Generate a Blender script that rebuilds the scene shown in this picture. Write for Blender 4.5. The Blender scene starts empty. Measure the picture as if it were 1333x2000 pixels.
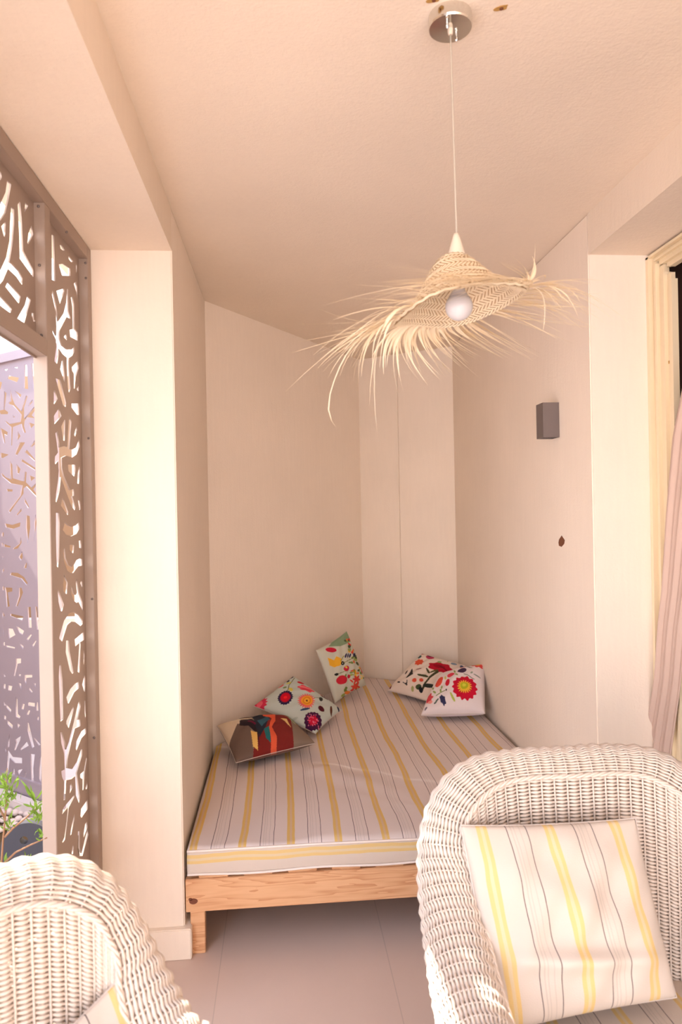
import bpy, bmesh, math, random
import numpy as np
from mathutils import Vector, Matrix
PI = math.pi
R = math.radians
COL = bpy.context.scene.collection

# ------------------------------------------------------------------ camera
YAW, PITCH, ROLL, FPX = 0.0851, -0.0004, -0.0193, 1359.2
def cam_axes():
    f = np.array([math.sin(YAW)*math.cos(PITCH), math.cos(YAW)*math.cos(PITCH), math.sin(PITCH)])
    r = np.array([math.cos(YAW), -math.sin(YAW), 0]); u = np.cross(r, f)
    c, s = math.cos(ROLL), math.sin(ROLL)
    return c*r+s*u, -s*r+c*u, f
AR, AU, AF = cam_axes()
def at(px, ax, val):
    """point of the place on plane axis=val that the photograph shows at px"""
    v = AF + AR*(px[0]-666.5)/FPX - AU*(px[1]-1000)/FPX
    o = np.array([0, 0, 1.5]); t = (val-o[ax])/v[ax]
    return o+t*v
cd = bpy.data.cameras.new('camera'); cam = bpy.data.objects.new('camera', cd); COL.objects.link(cam)
cam.matrix_world = Matrix(((AR[0], AU[0], -AF[0], 0), (AR[1], AU[1], -AF[1], 0), (AR[2], AU[2], -AF[2], 1.5), (0, 0, 0, 1)))
cd.sensor_fit = 'HORIZONTAL'; cd.sensor_width = 24; cd.lens = 24*FPX/1333; cd.clip_start = .05
cd.dof.use_dof = True; cd.dof.focus_distance = 2.7; cd.dof.aperture_fstop = 4.5
bpy.context.scene.camera = cam

# ------------------------------------------------------------------ world, sun, exposure
sc = bpy.context.scene
sc.view_settings.view_transform = 'Standard'; sc.view_settings.look = 'None'
sc.view_settings.gamma = 1; sc.view_settings.use_curve_mapping = False
sc.view_settings.exposure = 0.9
W = bpy.data.worlds.new('world'); sc.world = W; W.use_nodes = True
nt = W.node_tree; bg = nt.nodes['Background']
tc = nt.nodes.new('ShaderNodeTexCoord'); sx = nt.nodes.new('ShaderNodeSeparateXYZ'); cr = nt.nodes.new('ShaderNodeValToRGB')
nt.links.new(tc.outputs['Generated'], sx.inputs[0]); nt.links.new(sx.outputs['Z'], cr.inputs[0]); nt.links.new(cr.outputs[0], bg.inputs[0])
cr.color_ramp.elements[0].position = 0.0; cr.color_ramp.elements[0].color = (1.75, 1.62, 1.56, 1)
cr.color_ramp.elements[1].position = .45; cr.color_ramp.elements[1].color = (.62, .76, 1.0, 1)
bg.inputs[1].default_value = 2.15
sd = bpy.data.lights.new('sun', 'SUN'); sun = bpy.data.objects.new('sun', sd); COL.objects.link(sun)
sd.energy = 7.5; sd.angle = R(.6); sd.color = (1, .93, .82)
sun.rotation_euler = Vector((1, -.62, -1.40)).to_track_quat('-Z', 'Y').to_euler()

# ------------------------------------------------------------------ materials
def srgb(c):
    return tuple(((x/255)/12.92 if x/255 <= .04045 else ((x/255+.055)/1.055)**2.4) for x in c)
class NB:
    def __init__(s, name, rough=.8, spec=.3, metal=0):
        s.m = bpy.data.materials.new(name); s.m.use_nodes = True; s.t = s.m.node_tree
        s.b = s.t.nodes['Principled BSDF']; s.b.inputs['Roughness'].default_value = rough
        s.b.inputs['Specular IOR Level'].default_value = spec; s.b.inputs['Metallic'].default_value = metal
    def n(s, ty, **k):
        o = s.t.nodes.new(ty)
        for a, b in k.items():
            if a in o.inputs: o.inputs[a].default_value = b
            else: setattr(o, a, b)
        return o
    def l(s, a, b): s.t.links.new(a, b)
    def coord(s, kind='Object', scale=(1, 1, 1)):
        c = s.n('ShaderNodeTexCoord'); mp = s.n('ShaderNodeMapping'); mp.inputs['Scale'].default_value = scale
        s.l(c.outputs[kind], mp.inputs[0]); return mp.outputs[0]
    def math(s, op, a, b=None):
        o = s.n('ShaderNodeMath'); o.operation = op
        for i, v in enumerate((a, b)):
            if v is None: continue
            if isinstance(v, (int, float)): o.inputs[i].default_value = v
            else: s.l(v, o.inputs[i])
        return o.outputs[0]
    def mix(s, f, a, b):
        o = s.n('ShaderNodeMix'); o.data_type = 'RGBA'
        for i, v in ((0, f), (6, a), (7, b)):
            if isinstance(v, (int, float)): o.inputs[i].default_value = v
            elif isinstance(v, tuple): o.inputs[i].default_value = (*v[:3], 1)
            else: s.l(v, o.inputs[i])
        return o.outputs[2]
    def bump(s, h, st=.3, d=.01):
        o = s.n('ShaderNodeBump'); o.inputs['Strength'].default_value = st; o.inputs['Distance'].default_value = d
        s.l(h, o.inputs['Height']); s.l(o.outputs[0], s.b.inputs['Normal'])
def plain(name, rgb, rough=.7, metal=0, spec=.3, var=.06, scale=12, bump=0, tr=0):
    b = NB(name, rough, spec, metal); co = b.coord()
    nz = b.n('ShaderNodeTexNoise'); nz.inputs['Scale'].default_value = scale; nz.inputs['Detail'].default_value = 5; b.l(co, nz.inputs[0])
    c = srgb(rgb)
    o = b.mix(nz.outputs[0], tuple(x*(1-var) for x in c), tuple(min(1, x*(1+var)) for x in c)); b.l(o, b.b.inputs['Base Color'])
    if bump: b.bump(nz.outputs[0], bump, .004)
    if tr: translucent(b, o, tr)
    return b.m
def translucent(b, col, amt):
    tr = b.n('ShaderNodeBsdfTranslucent'); mx = b.n('ShaderNodeMixShader'); out = b.t.nodes['Material Output']
    b.l(col, tr.inputs[0]); mx.inputs[0].default_value = amt; b.l(b.b.outputs[0], mx.inputs[1]); b.l(tr.outputs[0], mx.inputs[2]); b.l(mx.outputs[0], out.inputs[0])
def plaster(name, rgb):
    b = NB(name, .9, .15); co = b.coord()
    n1 = b.n('ShaderNodeTexNoise'); n1.inputs['Scale'].default_value = 2.2; n1.inputs['Detail'].default_value = 6; b.l(co, n1.inputs[0])
    n2 = b.n('ShaderNodeTexNoise'); n2.inputs['Scale'].default_value = 140; n2.inputs['Detail'].default_value = 4; b.l(co, n2.inputs[0])
    co2 = b.coord(scale=(1, 1, .12)); n3 = b.n('ShaderNodeTexNoise'); n3.inputs['Scale'].default_value = 60; b.l(co2, n3.inputs[0])
    c = srgb(rgb); a = b.mix(n1.outputs[0], tuple(x*.93 for x in c), tuple(min(1, x*1.06) for x in c))
    a2 = b.mix(b.math('MULTIPLY', n3.outputs[0], .10), a, tuple(x*.55 for x in c)); b.l(a2, b.b.inputs['Base Color'])
    h = b.math('ADD', n2.outputs[0], n3.outputs[0]); b.bump(h, .25, .003); return b.m
def tiles(name, rgb, size=.6, off=(.0, .0), row=None):
    b = NB(name, .55, .35); c = b.n('ShaderNodeTexCoord'); mp = b.n('ShaderNodeMapping'); mp.inputs['Location'].default_value = (off[0], off[1], 0)
    b.l(c.outputs['Object'], mp.inputs[0])
    br = b.n('ShaderNodeTexBrick'); br.offset = 0; br.inputs['Scale'].default_value = 1; br.inputs['Brick Width'].default_value = size; br.inputs['Row Height'].default_value = row or size
    br.inputs['Mortar Size'].default_value = .0018; br.inputs['Mortar Smooth'].default_value = .2
    k = srgb(rgb); br.inputs['Color1'].default_value = (*k, 1); br.inputs['Color2'].default_value = (*[x*.96 for x in k], 1); br.inputs['Mortar'].default_value = (*[x*.80 for x in k], 1)
    b.l(mp.outputs[0], br.inputs[0])
    nz = b.n('ShaderNodeTexNoise'); nz.inputs['Scale'].default_value = 6; nz.inputs['Detail'].default_value = 8; nz.inputs['Roughness'].default_value = .65; b.l(c.outputs['Object'], nz.inputs[0])
    b.l(b.mix(b.math('MULTIPLY', nz.outputs[0], .28), br.outputs[0], tuple(x*.72 for x in k)), b.b.inputs['Base Color'])
    return b.m
def wood(name, rgb, rgb2):
    b = NB(name, .5, .35); co = b.coord(scale=(1.1, 9, 11))
    nz = b.n('ShaderNodeTexNoise'); nz.inputs['Scale'].default_value = 1.6; nz.inputs['Detail'].default_value = 3; b.l(co, nz.inputs[0])
    rings = b.math('FRACT', b.math('MULTIPLY', nz.outputs[0], 11)); rings = b.math('POWER', rings, 2.2)
    co2 = b.coord(scale=(4, 60, 90)); n2 = b.n('ShaderNodeTexNoise'); n2.inputs['Scale'].default_value = 3; b.l(co2, n2.inputs[0])
    f = b.math('ADD', b.math('MULTIPLY', rings, .65), b.math('MULTIPLY', n2.outputs[0], .3))
    b.l(b.mix(f, srgb(rgb), srgb(rgb2)), b.b.inputs['Base Color']); return b.m
# striped cotton: UV.x in metres across the stripes
def stripes(name, base, per=.165, wob=.004, shift=0.0, yel=(224, 186, 108), yel2=(216, 184, 148)):
    b = NB(name, .95, .1); tcn = b.n('ShaderNodeTexCoord'); s = b.n('ShaderNodeSeparateXYZ'); b.l(tcn.outputs['UV'], s.inputs[0])
    nz = b.n('ShaderNodeTexNoise'); nz.inputs['Scale'].default_value = 7; nz.inputs['Detail'].default_value = 2; b.l(tcn.outputs['UV'], nz.inputs[0])
    u = b.math('ADD', s.outputs[0], b.math('MULTIPLY', b.math('SUBTRACT', nz.outputs[0], .5), wob*2))
    f = b.math('FRACT', b.math('ADD', b.math('DIVIDE', u, per), 10+shift))
    r = b.n('ShaderNodeValToRGB'); r.color_ramp.interpolation = 'CONSTANT'
    B = srgb(base); Y = srgb(yel); Y2 = srgb(yel2); D = srgb((74, 58, 60)); P = tuple(x*.84 for x in B)
    st = [(0, B), (.0, Y), (.055, Y2), (.105, Y), (.16, B), (.437, D), (.449, B), (.50, P), (.512, B), (.545, P), (.558, B), (.62, P), (.63, B), (.711, D), (.723, B)]
    el = r.color_ramp.elements
    el[0].position = 0; el[0].color = (*Y, 1); el[1].position = .055; el[1].color = (*Y2, 1)
    for p_, c_ in st[3:]:
        e = el.new(p_); e.color = (*c_, 1)
    b.l(f, r.inputs[0])
    n2 = b.n('ShaderNodeTexNoise'); n2.inputs['Scale'].default_value = 400; b.l(tcn.outputs['UV'], n2.inputs[0])
    b.l(b.mix(b.math('MULTIPLY', n2.outputs[0], .12), r.outputs[0], (.55, .5, .5)), b.b.inputs['Base Color'])
    b.bump(n2.outputs[0], .2, .002); return b.m
def printed(name):
    b = NB(name, .9, .15); a = b.n('ShaderNodeAttribute'); a.attribute_name = 'print'
    nz = b.n('ShaderNodeTexNoise'); nz.inputs['Scale'].default_value = 300; b.l(b.coord(), nz.inputs[0])
    b.l(a.outputs['Color'], b.b.inputs['Base Color']); b.bump(nz.outputs[0], .25, .002); return b.m

M_wall = plaster('wall_plaster', (247, 230, 212)); M_ceil = plaster('ceiling_plaster', (242, 224, 204))
_tx = at((425, 1925), 2, 0)[0]
M_floor = tiles('floor_tile', (224, 200, 186), .56, (-_tx+2.24, 2.53), 1.12)
M_metal = plain('screen_paint', (166, 146, 132), .5, .2, .4, .05, 8)
M_metal2 = plain('screen_paint_outer', (168, 154, 162), .5, .1, .4, .05, 6)
M_wicker = plain('white_wicker', (222, 206, 192), .55, 0, .4, .04, 30)
M_wood = wood('pine', (232, 184, 140), (196, 132, 88)); M_knot = plain('knot', (120, 70, 50), .6)
M_str = stripes('striped_cotton', (224, 208, 202)); M_str2 = stripes('striped_cotton_light', (210, 195, 181), .145, .006, 0, (220, 188, 124), (216, 194, 156))
M_print = printed('printed_cotton')
M_chrome = plain('chrome', (225, 222, 215), .12, 1, .5, .02)
M_cup = plain('socket_plastic', (226, 210, 190), .4); M_cord = plain('cord', (190, 178, 162), .5)
M_palm = plain('palm_leaf', (252, 232, 202), .7, 0, .25, .08, 40, 0, .25)
M_palm2 = plain('palm_gap_shade', (196, 160, 112), .8, 0, .2, .14, 60, .3, .1)  # base under the plaits, darkened so the gaps between them look shaded
M_sconce = plain('sconce_grey', (116, 104, 100), .5, .2)
M_rust = plain('rust', (186, 144, 84), .9, 0, .1, .5, 60); M_hole = plain('dark_hole', (120, 74, 50), .9)
M_frame = plain('door_frame_paint', (238, 218, 184), .45, 0, .4, .04, 6)
M_dark = plain('room_shade_paint', (62, 38, 28), .9); M_curt = plain('curtain_cloth', (220, 192, 176), .95, 0, .1, .05, 8, 0, .2)  # M_dark: shade of the unlit room painted as a dark brown
M_leaf = plain('leaf', (112, 140, 52), .6, 0, .3, .2, 30, 0, .3); M_stem = plain('stem', (150, 112, 84), .8)
M_peb = plain('pebble', (214, 196, 190), .8, 0, .2, .12, 9); M_anth = plain('anthracite', (64, 62, 68), .6)
M_pave = tiles('paving', (206, 198, 200), .5); M_kerb = plain('kerb', (220, 208, 206), .9)
M_tan = plaster('tan_render', (172, 140, 110)); M_white = plaster('white_render', (246, 240, 228)); M_cream = plaster('cream_render', (240, 214, 170))
M_soil = plain('soil', (92, 74, 54), .95, 0, .1, .3, 40)
gb = NB('frosted_glass', .25, .5); gb.b.inputs['Base Color'].default_value = (.86, .84, .86, 1)
_n = gb.n('ShaderNodeTexNoise'); _n.inputs['Scale'].default_value = 3; gb.l(gb.mix(_n.outputs[0], (.82, .79, .80), (.9, .87, .88)), gb.b.inputs['Base Color'])
gb.b.inputs['Transmission Weight'].default_value = .35; M_bulb = gb.m

# ------------------------------------------------------------------ helpers
def link(name, me, mats, parent=None, smooth=False):
    o = bpy.data.objects.new(name, me); COL.objects.link(o)
    for m in (mats if isinstance(mats, (list, tuple)) else [mats]): me.materials.append(m)
    if smooth: me.polygons.foreach_set('use_smooth', [True]*len(me.polygons))
    if parent: o.parent = parent
    return o
def pyd(name, v, f, m, parent=None, smooth=False):
    me = bpy.data.meshes.new(name); me.from_pydata([tuple(map(float, p)) for p in v], [], f); me.update()
    return link(name, me, m, parent, smooth)
def bmo(name, bm, m, parent=None, smooth=False, bevel=0):
    if bevel: bmesh.ops.bevel(bm, geom=bm.edges[:], offset=bevel, segments=2, affect='EDGES', clamp_overlap=True)
    bmesh.ops.recalc_face_normals(bm, faces=bm.faces[:])
    me = bpy.data.meshes.new(name); bm.to_mesh(me); bm.free(); return link(name, me, m, parent, smooth)
def bx(bm, a, b):
    vs = [bm.verts.new((x, y, z)) for x in (a[0], b[0]) for y in (a[1], b[1]) for z in (a[2], b[2])]
    for f in ((0, 1, 3, 2), (4, 6, 7, 5), (0, 4, 5, 1), (2, 3, 7, 6), (0, 2, 6, 4), (1, 5, 7, 3)): bm.faces.new([vs[i] for i in f])
def box(name, a, b, m, parent=None, bevel=0):
    bm = bmesh.new(); bx(bm, a, b); return bmo(name, bm, m, parent, bevel=bevel)
def prism(name, poly, z0, z1, m, parent=None, bevel=0):
    bm = bmesh.new(); lo = [bm.verts.new((x, y, z0)) for x, y in poly]; hi = [bm.verts.new((x, y, z1)) for x, y in poly]
    bm.faces.new(lo[::-1]); bm.faces.new(hi); n = len(poly)
    for i in range(n): bm.faces.new((lo[i], lo[(i+1) % n], hi[(i+1) % n], hi[i]))
    return bmo(name, bm, m, parent, bevel=bevel)
def tube(bm, pts, r, seg=8, cap=True):
    pts = [Vector(p) for p in pts]; rr = r if hasattr(r, '__len__') else [r]*len(pts); rings = []; up = None
    for i, p in enumerate(pts):
        t = (pts[min(i+1, len(pts)-1)]-pts[max(i-1, 0)]).normalized()
        if up is None: up = Vector((0, 0, 1)) if abs(t.z) < .9 else Vector((1, 0, 0))
        a = t.cross(up).normalized(); up = a.cross(t).normalized()
        rings.append([bm.verts.new(p+(a*math.cos(2*PI*k/seg)+up*math.sin(2*PI*k/seg))*rr[i]) for k in range(seg)])
    for A, B in zip(rings, rings[1:]):
        for k in range(seg): bm.faces.new((A[k], A[(k+1) % seg], B[(k+1) % seg], B[k]))
    if cap: bm.faces.new(rings[0][::-1]); bm.faces.new(rings[-1])
def lathe(bm, prof, c=(0, 0, 0), seg=32, M=None):
    rings = []
    for r, z in prof:
        ring = []
        for k in range(seg):
            p = Vector((max(r, 1e-5)*math.cos(2*PI*k/seg), max(r, 1e-5)*math.sin(2*PI*k/seg), z))
            if M: p = M @ p
            ring.append(bm.verts.new(p+Vector(c)))
        rings.append(ring)
    for A, B in zip(rings, rings[1:]):
        for k in range(seg): bm.faces.new((A[k], A[(k+1) % seg], B[(k+1) % seg], B[k]))
def thing(name, label, cat, loc=(0, 0, 0), rz=0, group=None):
    o = bpy.data.objects.new(name, None); COL.objects.link(o); o.location = loc; o.rotation_euler = (0, 0, rz); o.empty_display_size = .1
    return tag(o, label, cat, group)
def tag(o, label, cat, group=None):
    o['label'] = label; o['category'] = cat
    if group: o['group'] = group
    return o
def struct(o, label=None):
    o['kind'] = 'structure'
    if label: o['label'] = label
    return o
def dup(root, loc, rz, label):
    r = root.copy(); COL.objects.link(r); r.location = loc; r.rotation_euler = (0, 0, rz); r['label'] = label
    for ch in list(root.children):
        c = ch.copy(); COL.objects.link(c); c.parent = r
        for g in ch.children:
            d = g.copy(); COL.objects.link(d); d.parent = c
    return r

# ------------------------------------------------------------------ the setting
XL, XS, XR, HB, HC, YP, Y3 = -.355, -.623, 1.104, 2.397, 2.542, 2.404, 3.44
CX, CY = .544, 4.75            # back corner
YR = 2.39; YB = 4.75-.687*(XR-.544); YF = -2.2   # near end of the roof
struct(box('floor', (-.72, YF-.3, -.12), (1.75, 5.2, 0), M_floor))
struct(box('ceiling', (-.9, YF, HC), (1.75, 5.4, HC+.2), M_ceil))
struct(prism('wall_left', [(XL, YP), (XL, Y3), (XL-.25, Y3+.1), (-.70, Y3+.1), (-.70, YP)], 0, HC, M_wall, bevel=.004))
nx, ny = -1.31/1.589, .9/1.589
struct(prism('wall_diagonal', [(XL, Y3), (CX, CY), (CX+nx*.2, CY+ny*.2+.1), (XL+nx*.2, Y3+ny*.2)], 0, HC, M_wall))
bd = np.array([XR-CX, YB-CY]); bdn = bd/np.linalg.norm(bd); bn = np.array([-bdn[1], bdn[0]])
def bp(s, o=0): return tuple(np.array([CX, CY])+bdn*s+bn*o)
gs = .292                     # joint in the back wall
struct(prism('wall_back', [bp(0), bp(gs-.004), bp(gs-.001, .008), bp(gs+.001, .008), bp(gs+.004), bp(.70), bp(.75, .2), bp(-.05, .2)], 0, HC, M_wall))
struct(prism('wall_right', [(XR, YR), (XR, YB), (XR+.1, YB+.3), (1.36, YB+.3), (1.36, YR)], 0, HC, M_wall, bevel=.004))
struct(box('trim_1', (-.70, YF, HB), (XL, YP, HC), M_ceil), 'plastered beam over the metal screen')
struct(box('trim_2', (XR, YF, HB), (1.62, YR, HC), M_ceil), 'plastered beam over the doorway')
struct(box('wall_right_front', (1.33, YF, 0), (1.62, .55, HB), M_wall))
struct(prism('baseboard_left', [(-.70, YP), (-.70, YP-.022), (XL+.024, YP-.022), (XL+.024, YP+.012), (XL+.012, YP+.012), (XL+.012, Y3), (XL-.01, Y3), (XL-.01, YP)], 0, .103, M_wall, bevel=.003))
struct(box('baseboard_right', (XR-.012, YR+.02, 0), (XR+.01, YB, .08), M_wall))
# door frame
dr = bpy.data.objects.new('door_1', None); COL.objects.link(dr); struct(dr, 'cream painted door frame with stepped mouldings'); dr.location = (1.33, 1.4, 0)
def dpart(name, a, b, m=M_frame, bev=.002):
    o = box(name, a, b, m, None, bev); o.parent = dr; o.matrix_parent_inverse = Matrix.Translation((-1.33, -1.4, 0)); return o
Y0 = .55; Xw = 1.322
def fr_steps():
    bm = bmesh.new()
    # stepped profile: (distance from outer edge, depth from wall plane)
    for d0, d1, x0 in ((0, .016, -.006), (.016, .035, .012), (.035, .046, .004), (.046, .076, .018), (.076, .086, .010), (.086, .112, .024), (.112, .126, .016)):
        bx(bm, (Xw+x0, YR-d1-.001, 0), (Xw+.038, YR-d0-.001, HB-.012-d0))
        bx(bm, (Xw+x0, Y0+d0, 0), (Xw+.038, Y0+d1, HB-.012-d0))
        bx(bm, (Xw+x0, Y0+d0, HB-.010-d1*.55), (Xw+.038, YR-d0-.001, HB-.010-d0*.55))
    return bm
o = bmo('door_frame', fr_steps(), M_frame); o.parent = dr; o.matrix_parent_inverse = Matrix.Translation((-1.33, -1.4, 0))
o = dpart('door_latch', (Xw+.022, YR-.092, 1.99), (Xw+.03, YR-.084, 2.0), M_rust, 0)
# room behind the door; its unlit darkness is put into the surface colour
rm = struct(box('wall_inner', (2.6, Y0-.6, -.1), (2.7, 3.2, HC), M_dark), 'wall inside the room, with the unlit darkness put into its colour')
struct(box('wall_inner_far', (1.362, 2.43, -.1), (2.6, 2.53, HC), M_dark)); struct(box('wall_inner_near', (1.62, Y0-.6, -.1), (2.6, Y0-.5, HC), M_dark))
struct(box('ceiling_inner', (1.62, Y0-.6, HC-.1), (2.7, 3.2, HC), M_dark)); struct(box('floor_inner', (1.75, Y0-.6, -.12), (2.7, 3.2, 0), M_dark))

# ------------------------------------------------------------------ outside
struct(box('floor_outside', (-14, -9, -.25), (14, 16, -.13), M_pave), 'pale paving of the yard')
struct(box('wall_yard', (-4.5, 6.2, -.15), (-1.42, 6.4, 2.72), M_tan), 'tan rendered yard wall')
struct(box('wall_yard_sunblock', (-2.6, 1.2, -.15), (-2.45, 6.2, 2.72), M_tan), 'added tan wall that keeps the yard bed in shade')  # invented wall, placed to keep the sun off pebbles and plant
struct(box('wall_yard_low', (-4.5, 5.5, -.15), (-1.35, 5.62, .72), M_white), 'low white wall')
struct(box('wall_neighbour', (-13, 11.6, -.15), (6, 12, 5.7), M_white), 'white neighbouring building')
struct(box('wall_neighbour_parapet', (-13, 11.5, 5.7), (6, 12, 6.5), M_cream), 'cream parapet of the neighbouring building')

# ------------------------------------------------------------------ cut metal screens
def cr_(off, s=5.0, x0=0): return lambda pts: [(x0+x/s, off+y/s) for x, y in pts]
A, B_, C_, D_ = cr_(300), cr_(640), cr_(1000), cr_(1280)
narrow = [A(p) for p in [
 [(498,790),(520,800),(535,1248),(500,1232)], [(578,890),(600,898),(628,945),(612,948),(585,930)], [(660,985),(710,1055),(690,1062),(665,1030)],
 [(568,1082),(610,1075),(680,1120),(682,1195),(600,1190)], [(735,1080),(745,1090),(745,1170),(737,1150)], [(735,1248),(747,1300),(750,1420),(738,1350),(715,1270)],
 [(545,1340),(618,1318),(622,1345),(578,1470)], [(685,1405),(705,1395),(718,1480),(722,1710),(752,1745),(755,1830),(680,1790),(673,1720),(705,1712),(700,1500)],
 [(617,1790),(640,1755),(648,1790),(645,1825)]]]
narrow += [B_(p) for p in [
 [(505,-365),(515,-350),(545,-200),(562,-60),(615,-140),(642,-250),(648,-380),(658,-375),(662,-160),(682,-100),(680,-85),(645,-105),(578,25),(573,70),(576,110),(600,175),(650,215),(695,212),(718,185),(720,235),(700,275),(668,297),(668,400),(682,598),(668,635),(658,600),(648,400),(646,292),(605,258),(570,205),(570,250),(552,355),(527,330),(528,300),(545,190),(540,115),(508,50),(506,18),(515,18),(543,80),(545,0),(540,-150),(502,-320)],
 [(600,315),(612,320),(625,470),(625,535),(582,405)], [(755,322),(762,400),(735,480),(722,600),(715,590),(715,450),(698,420),(695,385)], [(745,600),(762,560),(762,620),(752,618)],
 [(535,488),(585,510),(640,735),(635,775),(610,760)], [(520,610),(530,610),(558,695),(525,745),(518,745)], [(570,785),(595,865),(525,945),(520,860)],
 [(692,740),(765,740),(767,855),(745,850),(693,780)], [(625,895),(632,900),(625,1110),(610,1100),(592,965)],
 [(670,865),(692,920),(685,1000),(672,1185),(700,1190),(735,1170),(768,1085),(772,1160),(740,1240),(700,1268),(640,1250),(598,1270),(600,1370),(620,1450),(680,1585),(715,1575),(718,1645),(700,1645),(732,1760),(722,1785),(690,1740),(588,1460),(575,1600),(545,1705),(537,1700),(540,1630),(560,1500),(568,1400),(563,1300),(535,1335),(528,1320),(530,1260),(560,1220),(535,1030),(555,1010),(570,1110),(578,1170),(625,1155),(652,1165),(660,1000)],
 [(740,958),(747,1000),(728,1065),(718,1045)], [(658,1338),(732,1338),(730,1400),(718,1455),(662,1400)], [(770,1345),(775,1400),(765,1530),(748,1520),(755,1420)],
 [(605,1655),(625,1700),(660,1800),(655,1832),(588,1735)], [(755,1675),(775,1690),(780,1770),(770,1785)]]]
narrow += [C_(p) for p in [
 [(540,5),(570,10),(577,110),(570,460),(560,545),(548,530),(540,300)], [(628,97),(660,130),(695,145),(735,130),(765,97),(770,165),(740,215),(690,238),(640,220),(607,175)],
 [(675,318),(718,322),(715,370),(708,405),(675,375)], [(765,280),(785,275),(790,355),(768,350)],
 [(620,355),(628,360),(635,450),(665,520),(695,535),(720,510),(740,470),(775,452),(797,460),(797,525),(760,530),(735,560),(710,595),(680,597),(650,570),(620,480),(613,400)],
 [(620,610),(655,690),(645,805),(615,775),(612,700)], [(740,645),(752,700),(770,800),(800,880),(802,965),(762,880),(740,888),(710,860),(690,790),(688,720),(698,740),(715,800),(735,810),(745,790),(735,680)],
 [(785,672),(797,680),(797,740),(780,700)], [(557,755),(570,770),(618,905),(600,970),(588,970),(565,880)],
 [(572,1235),(580,1200),(620,1060),(670,990),(715,975),(770,1010),(803,1065),(800,1095),(780,1115),(730,1075),(690,1070),(650,1105),(600,1265)],
 [(722,1245),(812,1170),(815,1250),(782,1270),(775,1500),(768,1570),(752,1560),(770,1280),(730,1312)], [(640,1255),(668,1255),(672,1350),(712,1570),(700,1582),(675,1545),(635,1370)],
 [(810,1320),(820,1400),(812,1500)]]]
narrow += [D_(p) for p in [
 [(575,80),(590,100),(605,250),(612,625),(585,650),(578,500),(568,200)], [(822,180),(826,230),(825,360),(815,350),(797,285)], [(765,258),(765,320),(720,360),(665,472),(655,465),(642,410),(680,330),(730,275)],
 [(818,440),(828,450),(832,640),(820,560)], [(712,495),(715,530),(665,712),(642,670),(642,640),(680,560)],
 [(768,430),(782,500),(755,630),(778,625),(780,690),(725,715),(690,850),(655,1010),(650,1100),(700,1110),(745,1040),(790,910),(800,920),(795,980),(745,1150),(775,1380),(765,1445),(735,1370),(728,1180),(690,1210),(640,1220),(632,1410),(615,1415),(620,1230),(600,1190),(592,1130),(625,1115),(620,960),(590,850),(585,750),(600,750),(630,850),(640,920),(665,850),(715,650),(735,560)],
 [(835,708),(835,760),(790,810),(742,930),(733,910),(740,840),(790,740)], [(838,985),(845,1010),(820,1160),(810,1310),(800,1320),(800,1210),(778,1195),(778,1160),(812,1130)],
 [(848,1230),(852,1290),(835,1310),(830,1300)], [(690,1240),(702,1290),(675,1350),(680,1270)],
 [(722,1360),(722,1380),(665,1490),(650,1640),(628,1800),(608,1830),(600,1820),(622,1780),(655,1520),(655,1485),(600,1555),(610,1500),(625,1475)],
 [(722,1540),(720,1600),(690,1750),(680,1760),(690,1680)], [(855,1400),(850,1500),(790,1588),(780,1570),(785,1500)], [(845,1620),(848,1680),(812,1780),(810,1740),(825,1650)],
 [(758,1700),(774,1720),(772,1880),(790,1930),(850,1690),(858,1750),(815,1900),(800,1960),(765,1960),(752,1900)], [(705,1850),(714,1870),(707,1940),(692,1940)]]]
over = [A(p) for p in [
 [(62,262),(102,300),(75,450),(45,580),(0,650),(-30,680),(-30,560),(0,480),(45,380)],
 [(100,520),(130,545),(130,700),(115,880),(85,1060),(120,1085),(180,1150),(213,1220),(208,1285),(150,1200),(70,1125),(20,1240),(0,1265),(-60,1340),(-60,1220),(0,1130),(50,1020),(85,850),(90,680)],
 [(180,470),(190,480),(205,640),(220,950),(318,1135),(320,1210),(185,1025),(180,800),(165,500)], [(238,478),(268,510),(232,575)], [(300,700),(318,790),(270,885),(260,880),(270,780)],
 [(5,710),(45,665),(48,700),(40,820),(30,810)], [(70,1250),(195,1395),(175,1465),(45,1300)], [(260,1385),(293,1430),(230,1655),(160,1612),(235,1480)],
 [(305,1545),(322,1560),(325,1620),(340,1640),(320,1640),(305,1580)], [(0,1395),(110,1520),(90,1560),(0,1490),(-50,1420),(-50,1330)], [(0,180),(10,230),(0,255),(-60,300),(-60,150)]]]
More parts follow.
